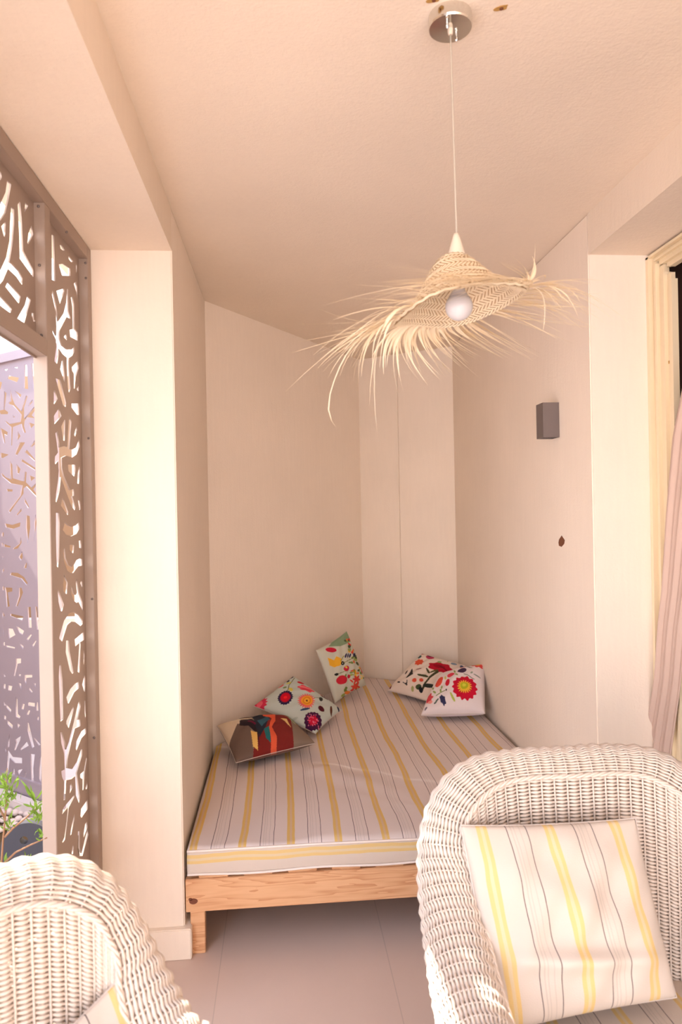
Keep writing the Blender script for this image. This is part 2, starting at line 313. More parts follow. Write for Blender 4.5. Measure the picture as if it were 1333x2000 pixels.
outer = [B_(p) for p in [
 [(40,408),(85,400),(65,425)],[(135,388),(178,382),(175,400)],[(85,468),(190,490),(170,535),(75,500)],[(245,362),(268,365),(280,600),(237,595)],[(312,350),(330,350),(345,600),(330,600)],[(-30,510),(25,535),(10,600),(-30,610)],
 [(45,620),(68,640),(50,800),(85,825),(80,845),(0,845),(-10,810),(38,800)],
 [(108,600),(125,690),(150,750),(210,815),(225,760),(260,660),(275,672),(240,780),(240,890),(290,830),(340,770),(345,810),(315,855),(345,885),(270,875),(245,910),(240,960),(258,1025),(235,1030),(215,970),(210,940),(130,970),(122,1150),(105,1155),(108,970),(60,930),(48,900),(100,940),(200,920),(208,850),(130,760),(85,745),(90,725),(108,720),(105,650)],
 [(145,612),(215,655),(200,690)],[(325,700),(320,730),(280,775),(290,740)],[(130,852),(152,875),(130,882)],[(285,925),(345,945),(300,990)],[(5,975),(80,1020),(75,1055),(45,1040),(55,1130),(40,1130)],
 [(180,1010),(205,1060),(165,1120)],[(195,1120),(250,1120),(170,1250),(148,1235)],[(345,1095),(345,1140),(310,1170),(300,1160)],[(30,1225),(90,1240),(30,1275),(8,1270),(8,1220)],
 [(265,1190),(350,1290),(345,1305),(243,1215)],[(215,1280),(350,1370),(350,1395),(208,1305)],
 [(105,1300),(125,1340),(130,1470),(210,1495),(235,1500),(245,1405),(265,1410),(258,1510),(310,1560),(355,1520),(355,1545),(330,1580),(360,1620),(360,1655),(260,1550),(235,1570),(235,1620),(150,1735),(100,1810),(85,1790),(200,1640),(218,1540),(105,1520),(20,1450),(12,1410),(60,1460),(108,1480),(100,1340)],
 [(165,1330),(205,1380),(190,1430),(168,1420)],[(290,1440),(350,1465),(300,1505)],[(65,1575),(130,1580),(125,1600),(70,1600)],[(245,1660),(290,1750),(280,1765),(240,1700)],[(215,1760),(215,1790),(165,1840),(160,1825)]]]
outer += [C_(p) for p in [
 [(50,110),(120,125),(205,100),(200,140),(130,165),(60,150)],[(260,30),(295,40),(300,150),(275,315),(258,150)],[(352,20),(362,100),(335,300),(340,100)],[(210,240),(215,300),(180,355),(130,365),(130,355),(190,310)],
 [(40,310),(110,335),(100,350),(40,340)],[(220,380),(228,440),(210,475),(188,440)],[(255,490),(268,500),(262,555),(235,545)],[(110,590),(180,595),(240,635),(275,690),(265,718),(210,650),(100,615)],
 [(50,735),(125,740),(125,775),(80,785),(100,920),(70,930),(60,785)],[(190,740),(215,740),(230,785),(175,925),(158,920),(190,820)],[(105,990),(235,1020),(220,1060),(105,1015)],
 [(275,930),(305,925),(315,1130),(285,1130)],[(348,920),(368,925),(388,1150),(368,1150)],[(85,1135),(130,1140),(155,1200),(95,1235)],[(165,1110),(240,1160),(225,1200),(195,1180)],[(265,1240),(300,1190),(315,1200),(280,1255)],
 [(60,1300),(150,1320),(150,1335),(70,1320)],[(185,1270),(235,1310),(230,1340)],[(350,1250),(360,1260),(330,1320),(320,1300)],[(160,1430),(210,1430),(210,1475),(178,1480),(150,1605),(140,1600),(160,1500)],
 [(190,1580),(210,1585),(205,1605),(188,1600)],[(245,1590),(320,1590),(320,1615),(262,1620),(260,1680),(245,1640)],[(22,200),(42,200),(38,240),(20,240)],[(20,300),(34,302),(34,340),(22,340)],[(28,430),(40,432),(25,465)],[(40,530),(45,570),(25,600),(25,575)],
 [(28,725),(46,725),(46,765),(30,765)],[(28,960),(50,1010),(30,1040)],[(36,1110),(44,1115),(38,1220)],[(36,1270),(52,1270),(52,1305),(36,1305)]]]
outer += [D_(p) for p in [
 [(85,290),(125,300),(115,345),(85,340)],[(185,265),(210,275),(212,330)],[(335,265),(355,275),(352,310)],[(290,310),(325,355),(315,365),(290,335)],[(160,400),(175,430),(180,570),(205,595),(195,615),(160,600)],
 [(225,470),(245,475),(235,530),(215,525)],[(280,455),(345,465),(345,500),(330,500),(280,490)],[(360,450),(375,460),(380,540),(360,540)],[(60,470),(115,530),(110,560),(70,510)],[(280,530),(300,540),(285,580),(265,580)],
 [(370,590),(385,600),(380,640),(370,625)],[(75,630),(130,680),(125,720),(80,670)],[(175,655),(200,680),(180,715)],[(155,820),(210,780),(200,830),(155,930),(145,920),(165,850)],[(95,755),(100,800),(95,890),(80,900)],
 [(205,910),(265,835),(285,880),(210,925)],[(270,650),(285,660),(340,890),(320,905),(275,740)],[(330,800),(350,810),(400,870),(385,880)],
 [(75,910),(130,990),(220,1000),(220,1055),(150,1050),(100,1000),(85,1150),(75,1150)],[(300,960),(345,965),(330,1100),(335,1230),(315,1220)],[(396,985),(410,985),(405,1240),(388,1200),(388,1100)],
 [(130,1100),(145,1110),(155,1210),(130,1200)],[(175,1120),(225,1110),(190,1165)],[(245,1130),(262,1150),(240,1225),(225,1220),(250,1170)],[(36,170),(60,205),(45,210)],[(40,275),(58,280),(58,325),(40,325)],[(42,440),(62,490),(45,490)],[(45,570),(65,600),(62,630),(45,620)],[(48,880),(68,930),(60,945)]]]
def cut_plate(name, rect, holes, thick, mat, parent, Mx):
    """flat plate with real cut-out holes; rect and holes in plate metres, Mx places it"""
    cu = bpy.data.curves.new(name+'_outline', 'CURVE'); cu.dimensions = '2D'; cu.fill_mode = 'BOTH'; cu.extrude = thick/2
    def spl(pts):
        s = cu.splines.new('POLY'); s.points.add(len(pts)-1)
        for q, (x, y) in zip(s.points, pts): q.co = (x, y, 0, 1)
        s.use_cyclic_u = True
    spl(rect)
    for h in holes: spl(h)
    tmp = bpy.data.objects.new('tmp', cu); COL.objects.link(tmp)
    dg = bpy.context.evaluated_depsgraph_get(); dg.update()
    me = bpy.data.meshes.new_from_object(tmp.evaluated_get(dg)); bpy.data.objects.remove(tmp); me.name = name
    me.transform(Mx); me.materials.clear()
    return link(name, me, mat, parent)
# plate plane X = XS-.032: plate coords (Y, Z)
XPL = XS-.030
yz = lambda pts: [(float(q[1]), float(q[2])) for q in (at(p, 0, XPL) for p in pts)]
def clean(hs, lo, hi, z0, z1):
    out = []
    for h in hs:
        h = [(min(max(y, lo), hi), min(max(z, z0), z1)) for y, z in h]
        if max(p[0] for p in h)-min(p[0] for p in h) > .002: out.append(h)
    return out
MYZ = Matrix(((0, 0, 1, XPL), (1, 0, 0, 0), (0, 1, 0, 0), (0, 0, 0, 1)))
scr = thing('metal_screen', 'taupe metal screen of branching cut-outs beside the left pillar, with an open doorway', 'screen', (XS-.02, 1.4, 0))
def spart(o):
    o.parent = scr; o.matrix_parent_inverse = Matrix.Translation((-(XS-.02), -1.4, 0)); return o
def rectp(a, b, c, d): return [(a, c), (b, c), (b, d), (a, d)]
ya, yb = 1.985, YP-.004
nh = clean([yz(p) for p in narrow], ya+.003, yb-.06, .3, 2.33)
# the lowest stretch, out of the photo, repeats the pattern above it
low = [[(y, z-1.05*1.0) for y, z in h] for h in nh if .0 < min(p[1] for p in h)-1.09 and max(p[1] for p in h)-1.05 < min(min(p[1] for p in g) for g in nh)-.02]
spart(cut_plate('cut_panel', rectp(ya-.04, yb, .02, HB-.01), nh+low, .004, M_metal, None, MYZ))
oh = [yz(p) for p in over]
def mirr(hs, y0): return [[(2*y0-y, z) for y, z in h][::-1] for h in hs]
ymin = min(min(p[0] for p in h) for h in oh); oh2 = mirr(oh, ymin-.015); y2 = min(min(p[0] for p in h) for h in oh2)
oh3 = mirr(oh2, y2-.02); oh3 = [h for h in oh3 if min(p[0] for p in h) > .5]
spart(cut_plate('cut_panel', rectp(.42, 1.95, 1.93, HB-.01), [[(y, min(z, HB-.05)) for y, z in h] for h in oh+oh2+oh3], .004, M_metal, None, MYZ))
y_near = .44
nm = mirr(nh+low, (ya+y_near)/2+.02)
spart(cut_plate('cut_panel', rectp(-.02, y_near, .02, HB-.01), [[(y, z) for y, z in h if True] for h in nm if min(p[0] for p in h) > 0 and max(p[0] for p in h) < y_near-.01], .004, M_metal, None, MYZ))
X0, X1 = XS-.037, XS
def member(a, b, name='frame_bar'): spart(box(name, a, b, M_metal, None, .0015))
member((X0, yb-.042, 0), (X1, yb, HB-.002)); member((X0, ya-.045, 0), (X1, ya, HB-.046))
member((X0, y_near-.0, 0), (X1, y_near+.045, HB-.046)); member((X0, -.06, 0), (X1, -.02, HB-.002))
member((X0, -.02, HB-.046), (X1, yb-.042, HB-.002)); member((X0, y_near+.045, 1.935), (X1, ya-.045, 1.98))
member((X0, ya, 0), (X1, yb-.042, .03)); member((X0, -.02, 0), (X1, y_near, .03))
def screw(q):
    bm = bmesh.new(); bmesh.ops.create_uvsphere(bm, u_segments=8, v_segments=6, radius=.0042, matrix=Matrix.Translation(q)); spart(bmo('screw', bm, M_sconce))
for px, yv in (((168, 543), yb-.042), ((173, 856), yb-.042), ((180, 1170), yb-.042), ((184, 1441), yb-.042), ((167, 514), yb-.042), ((75, 403), ya-.045), ((77, 518), ya-.045), ((81, 655), ya-.045)):
    q = at(px, 1, yv); screw((min(max(q[0], X0+.006), X1-.006), yv, q[2]))
screw(at((130, 453), 2, HB-.046))
# outer screen
P1 = np.array([-1.587, 4.124]); P2 = np.array([-1.325, 3.921]); e = (P2-P1)/np.linalg.norm(P2-P1); en = np.array([e[1], -e[0]])
def oplane(px):
    v = AF + AR*(px[0]-666.5)/FPX - AU*(px[1]-1000)/FPX
    t = (en @ P1)/(en @ v[:2]); q = t*v; return (float((q[:2]-P1) @ e), float(1.5+q[2]))
MO = Matrix(((e[0], 0, -en[0], P1[0]), (e[1], 0, -en[1], P1[1]), (0, 1, 0, 0), (0, 0, 0, 1)))
osc = thing('yard_screen', 'grey mauve metal screen with branching cut-outs standing out in the yard', 'screen', (P1[0], P1[1], -.13))
op = cut_plate('cut_panel', rectp(-.09, .46, -.0, 2.42), [[oplane(q) for q in h] for h in outer], .006, M_metal2, None, MO)
op.parent = osc; op.matrix_parent_inverse = Matrix.Translation((-P1[0], -P1[1], .13))
def obar(s0, s1, z0, z1, t=.02):
    pts = [P1+e*s0-en*t, P1+e*s1-en*t, P1+e*s1+en*t, P1+e*s0+en*t]
    o = prism('frame_bar', [tuple(p) for p in pts], z0, z1, M_metal2); o.parent = osc; o.matrix_parent_inverse = Matrix.Translation((-P1[0], -P1[1], .13))
obar(-.09, .46, -.13, .05); obar(-.09, .46, 2.38, 2.43); obar(.46, .50, -.13, 2.43); obar(-.60, -.09, -.13, 2.43, .012)

# ------------------------------------------------------------------ yard: kerb, pebbles, board, plant
k0, k1 = at((20, 1560), 2, -.05), at((92, 1590), 2, -.05)
kd = np.array([P2[0]-P1[0], P2[1]-P1[1]])/np.linalg.norm(P2-P1)
kp = [P1-en*(-.03)-e*.5, P1+e*.6+en*.03, P1+e*.6+en*.22, P1-e*.5+en*.22]
# en must point to the camera side
sgn = -1 if (en @ P1) > 0 else 1
kp = [P1-e*.5+en*sgn*.03, P1+e*.6+en*sgn*.03, P1+e*.6+en*sgn*.10, P1-e*.5+en*sgn*.10]
struct(prism('trim_3', [tuple(p) for p in kp], -.13, -.03, M_kerb, bevel=.006), 'pale stone kerb under the yard screen')
struct(prism('floor_bed', [(-2.2, 2.2), (-.74, 2.2), (-.74, 3.4), tuple(kp[2]), tuple(kp[3]), (-2.2, 4.2)], -.13, -.10, M_soil))
rnd = random.Random(5)
pbs = []
spots = []
for px in [(24,1573),(38,1569),(52,1571),(60,1578),(18,1586),(30,1588),(44,1586),(53,1592),(10,1576),(36,1600),(48,1604),(24,1604),(8,1600),(60,1602),(2,1588),(66,1590),(-6,1574),(-8,1602),(70,1606),(14,1614),(56,1614),(30,1612),(70,1620),(42,1622),(0,1620),(24,1624),(45,1578),(12,1565),(-4,1590),(66,1574),(80,1600),(84,1615)]:
    q = at(px, 2, -.085); spots.append(q)
for i, q in enumerate(spots):
    bm = bmesh.new(); bmesh.ops.create_icosphere(bm, subdivisions=2, radius=1)
    s = (rnd.uniform(.021, .027), rnd.uniform(.019, .025), rnd.uniform(.015, .02)); ph = rnd.uniform(0, 3)
    for v in bm.verts: v.co = Vector((v.co.x*s[0]*(1+.08*math.sin(3*v.co.y+ph)), v.co.y*s[1], v.co.z*s[2]))
    o = bmo('pebble', bm, M_peb, None, True); o.location = (q[0], q[1], -.10+s[2]*.9); o.rotation_euler = (0, 0, rnd.uniform(0, 3))
    tag(o, 'smooth pale pebble in the bed below the yard screen', 'pebble', 'pebbles in the yard bed')
# dark round-topped board with a round hole
c0 = at((57, 1660), 1, 2.35)
brd = []
wb = .085
for k in range(25):
    a = PI*k/24; brd.append((wb*math.cos(a), .60-wb*.7+wb*.95*math.sin(a)))
brd = [(wb, -.13)]+brd+[(-wb*1.15, -.13)]
hz = 1.5-(1635-1004)*2.35/FPX; hzc = c0[2]
top = at((48, 1604), 1, 2.35)[2]; hole = at((50, 1637), 1, 2.35)
rect = [(x, z-.60-.0+top-wb*.25) if z > 0 else (x, -.13) for x, z in brd]
hp = [((hole[0]-c0[0])+.013*math.cos(t), hole[2]+.013*math.sin(t)) for t in [2*PI*i/20 for i in range(20)]]
bo = cut_plate('board', rect, [hp], .03, M_anth, None, Matrix(((1, 0, 0, c0[0]), (0, 0, -1, 2.35), (0, 1, 0, 0), (0, 0, 0, 1))))
tag(bo, 'dark grey round-topped board with a small round hole, behind the plant', 'board')
# plant
pl = thing('young_shrub', 'young shrub with thin tan stems and bright green leaves beyond the doorway', 'plant', (-1.0, 1.95, -.13))
def pch(o): o.parent = pl; o.matrix_parent_inverse = Matrix.Translation((1.0, -1.95, .13)); return o
sbm = bmesh.new(); lbm = bmesh.new()
def P_(px, y): return Vector(at(px, 1, y))
root = P_((0, 1745), 1.98); base = Vector((root.x-.02, 1.98, -.12))
stems = [[base, P_((2, 1700), 1.98), P_((6, 1640), 1.98), P_((12, 1580), 1.98), P_((12, 1540), 1.98), P_((14, 1500), 1.98)],
         [P_((4, 1690), 1.98), P_((30, 1665), 1.96), P_((60, 1650), 1.95), P_((92, 1636), 1.94)],
         [P_((9, 1635), 1.98), P_((25, 1618), 1.98), P_((50, 1598), 2.0), P_((70, 1580), 2.0)],
         [P_((10, 1600), 1.98), P_((0, 1580), 2.0), P_((-15, 1550), 2.0)], [base, P_((-20, 1690), 1.9), P_((-30, 1600), 1.9)]]
for s in stems: tube(sbm, s, [.0034-.0010*i*.5 for i in range(len(s))], 6)
pch(bmo('stem', sbm, M_stem, None, True))
def leaf(bm, p, d, L, w):
    d = d.normalized(); s = d.cross(Vector((rnd.uniform(-1, 1), rnd.uniform(-1, 0), rnd.uniform(-.2, 1)))).normalized(); n = s.cross(d)
    prev = None
    for k in range(6):
        t = k/5; c = p+d*L*t+n*(.12*L*math.sin(PI*t)); ww = w*math.sin(PI*min(.98, t*.9+.06))
        cur = [bm.verts.new(c-s*ww), bm.verts.new(c-n*ww*.3), bm.verts.new(c+s*ww)]
        if prev: bm.faces.new((prev[0], prev[1], cur[1], cur[0])); bm.faces.new((prev[1], prev[2], cur[2], cur[1]))
        prev = cur
def spray(px, y, n, sp, L=.026):
    for _ in range(n):
        p = P_((px[0]+rnd.gauss(0, sp), px[1]+rnd.gauss(0, sp*1.3)), y+rnd.gauss(0, .02)); leaf(lbm, p, Vector((rnd.uniform(-.7, .7), rnd.uniform(-.5, .5), rnd.uniform(.2, 1))), L*rnd.uniform(.6, 1.1), .0030)
spray((13, 1530), 1.98, 40, 7); spray((5, 1570), 1.98, 34, 8); spray((25, 1560), 1.98, 16, 7); spray((72, 1590), 2.0, 30, 8); spray((70, 1565), 2.0, 8, 4, .06)
spray((18, 1612), 1.98, 14, 6); spray((50, 1690), 2.0, 10, 6); spray((82, 1632), 1.96, 12, 6); spray((10, 1700), 1.98, 14, 6); spray((-25, 1600), 1.95, 30, 15); spray((78, 1600), 1.98, 10, 5)
pch(bmo('foliage', lbm, M_leaf))

# ------------------------------------------------------------------ day bed
bed = thing('bed_frame', 'low pine bed frame filling the alcove under the striped mattress', 'bed', (.37, 2.42, 0))
def bpart(o): o.parent = bed; o.matrix_parent_inverse = Matrix.Translation((-.37, -2.42, 0)); return o
xL, xR = XL+.014, XR-.014
front = box('front_rail', (xL-.01, 2.402+.004, .146), (xR, 2.432, .258), M_wood, None, .002); bpart(front)
kb = bmesh.new()
for px, r in (((378, 1761), .010), ((372, 1757), .0045)):
    q = at(px, 1, 2.404); bmesh.ops.create_cone(kb, segments=20, cap_ends=True, radius1=r, radius2=r*.9, depth=.004, matrix=Matrix.Translation((q[0], 2.4055, q[2])) @ Matrix.Scale(1.5, 4, (1, 0, 0)) @ Matrix.Rotation(PI/2, 4, 'X'))
k = bmo('wood_knot', kb, M_knot); k.parent = front; k.matrix_parent_inverse = Matrix.Translation((0, 0, 0))
for a, b in (((-.337, 2.412, 0), (-.288, 2.45, .146)), ((.95, 2.412, 0), (1.0, 2.45, .146)), ((.30, 3.3, 0), (.35, 3.35, .146)), ((1.0, 4.1, 0), (1.05, 4.15, .146)), ((-.26, 2.85, 0), (-.20, 2.89, .23)), ((.52, 4.4, 0), (.57, 4.45, .146))):
    bpart(box('leg', a, b, M_wood, None, .002))
bpart(box('side_rail', (xL+.0, 2.44, .146), (xL+.03, 3.40, .258), M_wood)); bpart(box('side_rail', (xR-.03, 2.44, .146), (xR, 4.28, .258), M_wood))
for i in range(9):
    x0 = xL+.035+i*.152; 
    yend = min(4.2, 3.40+max(0, (x0+.355)*1.30)) if x0 < .5 else 4.2
    bpart(box('slat', (x0, 2.408, .2585), (x0+.10, yend, .274), M_wood, None, .002))
# mattress
def inside_poly():
    g = .012
    return [(xL, 2.388), (xR, 2.388), (xR, YB-.03), (CX+.01, CY-.045), (XL+.016, Y3+.0)]
MP = inside_poly()
def mattress():
    n = 90; m = 120; zt, zb = .378, .276
    def ybk(x):   # back boundary for a given x
        if x < CX: return Y3-.012+(x-XL)*1.31/.9
        return CY-.035-(x-CX)*.687
    V = []; F = []; UV = []
    def hgt(x, y, yk):
        d = min(x-xL, xR-x, y-2.388, (yk-y)*.6); e = max(0, min(1, d/.02)); edge = -.010*(1-math.sqrt(max(0, 1-(1-e)**2)))
        w = .006*math.sin(9*x+2.3*y)*math.sin(5.3*y-1.7*x+.6)+.0030*math.sin(23*x-11*y)+.004*math.exp(-((y-3.02-.35*(x-.1))**2)/.0012)*math.exp(-((x-.15)**2)/.06)+.003*math.exp(-((y-2.72+.5*(x-.3))**2)/.0009)*math.exp(-((x-.35)**2)/.03)
        # soft crumple of the loose cover near the front middle
        cdx, cdy = x-.18, y-3.0; w += .012*math.exp(-((cdx*.7+cdy*.8)**2)/.0035)*math.exp(-(cdx**2+cdy**2)/.12)
        return zt-.004+edge+w*min(1, e*1.2)*max(.2, 1-max(0, y-3.4))-(.012*max(0, x-.1) if y < 2.6 else 0)*(1-(y-2.388)/.25 if y < 2.638 else 0)
    for j in range(m+1):
        tj = j/m; tj = tj if j else 0
        for i in range(n+1):
            x = xL+(xR-xL)*i/n; yk = ybk(x); y = 2.388+(yk-2.388)*(tj**1.0)
            if j == 1: y = 2.392
            V.append((x, y, hgt(x, y, yk)))
    for j in range(m):
        for i in range(n):
            a = j*(n+1)+i; F.append((a, a+1, a+n+2, a+n+1))
    me = bpy.data.meshes.new('mattress'); me.from_pydata(V, [], F); me.update(); uv = me.uv_layers.new(name='UVMap')
    for l in me.loops:
        x, y, z = V[l.vertex_index]; uv.data[l.index].uv = (x+.335+.006*math.sin(4*y)+.012*math.exp(-((x-.42)**2+(y-2.75)**2)/.02), y)
    o = link('mattress', me, M_str, None, True)
    # side band
    ring = [V[i] for i in range(n+1)]+[V[j*(n+1)+n] for j in range(1, m+1)]+[V[m*(n+1)+i] for i in range(n-1, -1, -1)]+[V[j*(n+1)] for j in range(m-1, 0, -1)]
    V2 = []; F2 = []; K = 6; N = len(ring); cx, cy = .4, 3.3
    for k in range(K+1):
        t = k/K
        for p in ring:
            b = .006*math.sin(PI*t); front_side = p[1] < 2.40
            z = p[2]-(p[2]-zb)*t
            V2.append((p[0]+(0 if front_side else 0), p[1]-(b if front_side else 0)+(0 if front_side else -.0), z+(.003*math.sin(14*p[0]) if front_side and k == K else 0)))
    for k in range(K):
        for i in range(N):
            F2.append((k*N+i, k*N+(i+1) % N, (k+1)*N+(i+1) % N, (k+1)*N+i))
    F2.append([K*N+i for i in range(N)])
    me2 = bpy.data.meshes.new('side_band'); me2.from_pydata(V2, [], F2); me2.update(); u2 = me2.uv_layers.new(name='UVMap')
    for l in me2.loops:
        x, y, z = V2[l.vertex_index]; zt_ = .365; u2.data[l.index].uv = ((.352-z)*.8+.0, x+y)
    b = link('side_band', me2, M_str2, o, True)
    pb = bmesh.new()
    tube(pb, [(p[0], p[1]-.003, p[2]-.001) for p in ring[:n+1]], .0042, 6); tube(pb, [(p[0], 2.384, zb+.006+.003*math.sin(14*p[0])) for p in ring[:n+1]], .004, 6)
    bmo('piping', pb, M_piping, o, True); return o
M_piping = plain('piping', (238, 224, 214), .9)
mt = mattress(); tag(mt, 'large cream mattress with yellow and thin dark stripes filling the alcove', 'mattress')

# ------------------------------------------------------------------ pillows
def pillow(name, cor, T, n=60, mat=M_str2, pinch=.05, paint=None, uvm=None, back=None, sag=0, pw=.42, wr=.004, seed=0, flip=False):
    """cor = BL,BR,TR,TL ; normal toward the camera"""
    c = [np.array(p, float) for p in cor]; N_ = np.cross(c[1]-c[0], c[3]-c[0])+np.cross(c[2]-c[1], c[3]-c[2])*0; N_ = N_/np.linalg.norm(N_)
    cen = sum(c)/4
    if N_ @ (np.array([0, 0, 1.5])-cen) < 0: N_ = -N_
    g = np.linspace(-1, 1, n+1); U, Vv = np.meshgrid(g, g)
    Up = U*(1-pinch*(1-Vv**2)); Vp = Vv*(1-pinch*(1-U**2))
    s, t = (Up+1)/2, (Vp+1)/2
    Pm = ((1-s)*(1-t))[..., None]*c[0]+(s*(1-t))[..., None]*c[1]+(s*t)[..., None]*c[2]+((1-s)*t)[..., None]*c[3]
    H = T*((1-U**2)*(1-Vv**2))**pw
    wv = wr*(np.sin(7*U+3*Vv+seed)*np.sin(5*Vv-2*U+seed*2)+.6*np.sin(13*U-9*Vv+seed)); wv *= ((1-U**2)*(1-Vv**2))**.5
    if sag:
        H = H*(1-.35*Vv*sag)      # fuller at the bottom
        wv = wv+sag*.02*np.exp(-((Vv+.45+.12*U)**2)/.012)*(1-U**2)
    Fp = Pm+N_*(H+wv)[..., None]; Bp = Pm-N_*(H*.75)[..., None]
    idx = np.arange((n+1)**2).reshape(n+1, n+1); bi = -np.ones_like(idx); verts = Fp.reshape(-1, 3).tolist(); k = len(verts)
    for j in range(n+1):
        for i in range(n+1):
            if i in (0, n) or j in (0, n): bi[j, i] = idx[j, i]
            else: bi[j, i] = k; verts.append(Bp[j, i].tolist()); k += 1
    faces = []
    for j in range(n):
        for i in range(n):
            faces.append((idx[j, i], idx[j, i+1], idx[j+1, i+1], idx[j+1, i])); 
    for j in range(n):
        for i in range(n): faces.append((bi[j, i], bi[j+1, i], bi[j+1, i+1], bi[j, i+1]))
    me = bpy.data.meshes.new(name); me.from_pydata(verts, [], [tuple(int(x) for x in f) for f in faces]); me.update()
    st = np.zeros((len(verts), 2)); st[:(n+1)**2, 0] = s.ravel(); st[:(n+1)**2, 1] = t.ravel()
    ii = [(bi[j, i], s[j, i], t[j, i]) for j in range(n+1) for i in range(n+1)]
    for a, x, y in ii: st[a] = (x, y)
    W_ = np.linalg.norm(c[1]-c[0])*.5+np.linalg.norm(c[2]-c[3])*.5
    uv = me.uv_layers.new(name='UVMap'); li = np.zeros(len(me.loops), int); me.loops.foreach_get('vertex_index', li)
    uvs = st[li]*np.array([W_, W_])-np.array([.030, 0]); uv.data.foreach_set('uv', uvs.astype(np.float32).ravel())
    if paint is not None:
        quad, fn, bcol = paint
        q = [np.array(p, float) for p in quad]; S_, T_ = st[:, 0:1], st[:, 1:2]
        PX = (1-S_)*(1-T_)*q[0]+S_*(1-T_)*q[1]+S_*T_*q[2]+(1-S_)*T_*q[3]
        colr = fn(PX); 
        colr[(n+1)**2:] = srgb(bcol)
        ca = me.color_attributes.new('print', 'FLOAT_COLOR', 'POINT'); ca.data.foreach_set('color', np.hstack([colr, np.ones((len(colr), 1))]).astype(np.float32).ravel())
    o = link(name, me, mat, None, True)
    # recentre
    me.transform(Matrix.Translation(-Vector(cen))); o.location = Vector(cen)
    # seam cord as a part
    bdx = [(0, i) for i in range(n)]+[(j, n) for j in range(n)]+[(n, i) for i in range(n, 0, -1)]+[(j, 0) for j in range(n, 0, -1)]
    bm = bmesh.new(); tube(bm, [Vector(Pm[a])-Vector(cen) for a in bdx]+[Vector(Pm[0, 0])-Vector(cen)], .0016, 5)
    bmo('seam', bm, M_seam, o, True)
    return o
M_seam = plain('seam_thread', (214, 200, 190), .9)
class Paint:
    def __init__(s, base, sc_, x0, y0): s.base = base; s.sc = sc_; s.o = np.array([x0, y0]); s.ops = []
    def ell(s, x, y, rx, ry, col, rot=0, pet=0, amp=.15): s.ops.append(('e', x, y, rx, ry, rot, col, pet, amp)); return s
    def line(s, pts, w, col): s.ops.append(('l', pts, w, col)); return s
    def poly(s, pts, col): s.ops.append(('p', pts, col)); return s
    def __call__(s, PX):
        Q = (PX-s.o)*s.sc; out = np.tile(np.array(srgb(s.base)), (len(Q), 1))
        for op in s.ops:
            if op[0] == 'e':
                _, x, y, rx, ry, rot, col, pet, amp = op; d = Q-np.array([x, y]); a = R(rot); c, n_ = math.cos(a), math.sin(a)
                X = (d[:, 0]*c+d[:, 1]*n_)/rx; Y = (-d[:, 0]*n_+d[:, 1]*c)/ry; r = np.hypot(X, Y)
                lim = 1+(amp*np.cos(pet*np.arctan2(Y, X)) if pet else 0); mk = r < lim; out[mk] = srgb(col)
            elif op[0] == 'l':
                _, pts, w, col = op
                for a, b in zip(pts, pts[1:]):
                    a = np.array(a, float); b = np.array(b, float); ab = b-a; t = np.clip(((Q-a) @ ab)/(ab @ ab), 0, 1)
                    out[np.linalg.norm(Q-(a+t[:, None]*ab), axis=1) < w] = srgb(col)
            else:
                _, pts, col = op; ins = np.zeros(len(Q), bool); x, y = Q[:, 0], Q[:, 1]
                for (x1, y1), (x2, y2) in zip(pts, pts[1:]+pts[:1]):
                    if y1 == y2: continue
                    cc = ((y1 > y) != (y2 > y)) & (x < (x2-x1)*(y-y1)/(y2-y1)+x1); ins ^= cc
                out[ins] = srgb(col)
        return out
rp = random.Random(11)
# brown abstract
p1 = Paint((150, 128, 112), 4.76, 400, 1300)
p1.poly([(60,540),(320,520),(330,640),(225,770),(80,720)], (232, 212, 186)).poly([(225,790),(300,650),(420,700),(460,950),(200,960)], (118, 98, 88))
p1.poly([(560,470),(760,480),(830,640),(850,960),(430,980),(450,800),(500,600)], (128, 42, 38)).poly([(800,600),(1100,650),(1080,800),(900,900),(830,900)], (134, 114, 98))
p1.poly([(320,620),(420,600),(480,680),(500,830),(470,740),(400,690),(320,670)], (46, 34, 40)).poly([(390,540),(480,500),(560,520),(600,620),(560,700),(500,780),(470,700),(440,600)], (44, 48, 60))
p1.poly([(480,640),(570,590),(600,640),(520,700)], (58, 96, 112)).poly([(540,720),(600,690),(600,800),(560,780)], (40, 110, 112)).poly([(640,820),(720,800),(720,960),(650,960)], (44, 88, 92)).poly([(720,800),(780,790),(770,950),(720,950)], (50, 30, 34))
p1.poly([(500,520),(580,480),(650,550),(650,640),(615,700),(660,770),(640,960),(585,960),(605,790),(590,700),(615,620),(540,580)], (232, 98, 66))
p1.poly([(420,725),(478,740),(485,840),(440,830)], (240, 196, 112)).poly([(775,780),(822,770),(825,900),(765,900)], (240, 200, 120)).poly([(700,595),(760,600),(800,690),(740,630)], (236, 196, 130))
p1.line([(310,552),(440,515)], 6, (60, 30, 34)).line([(320,580),(430,560)], 7, (60, 30, 34)).line([(320,598),(430,590)], 6, (236, 216, 190)).line([(400,640),(460,670)], 8, (110, 30, 60)).poly([(740,520),(830,560),(850,640),(780,580)], (150, 160, 130))
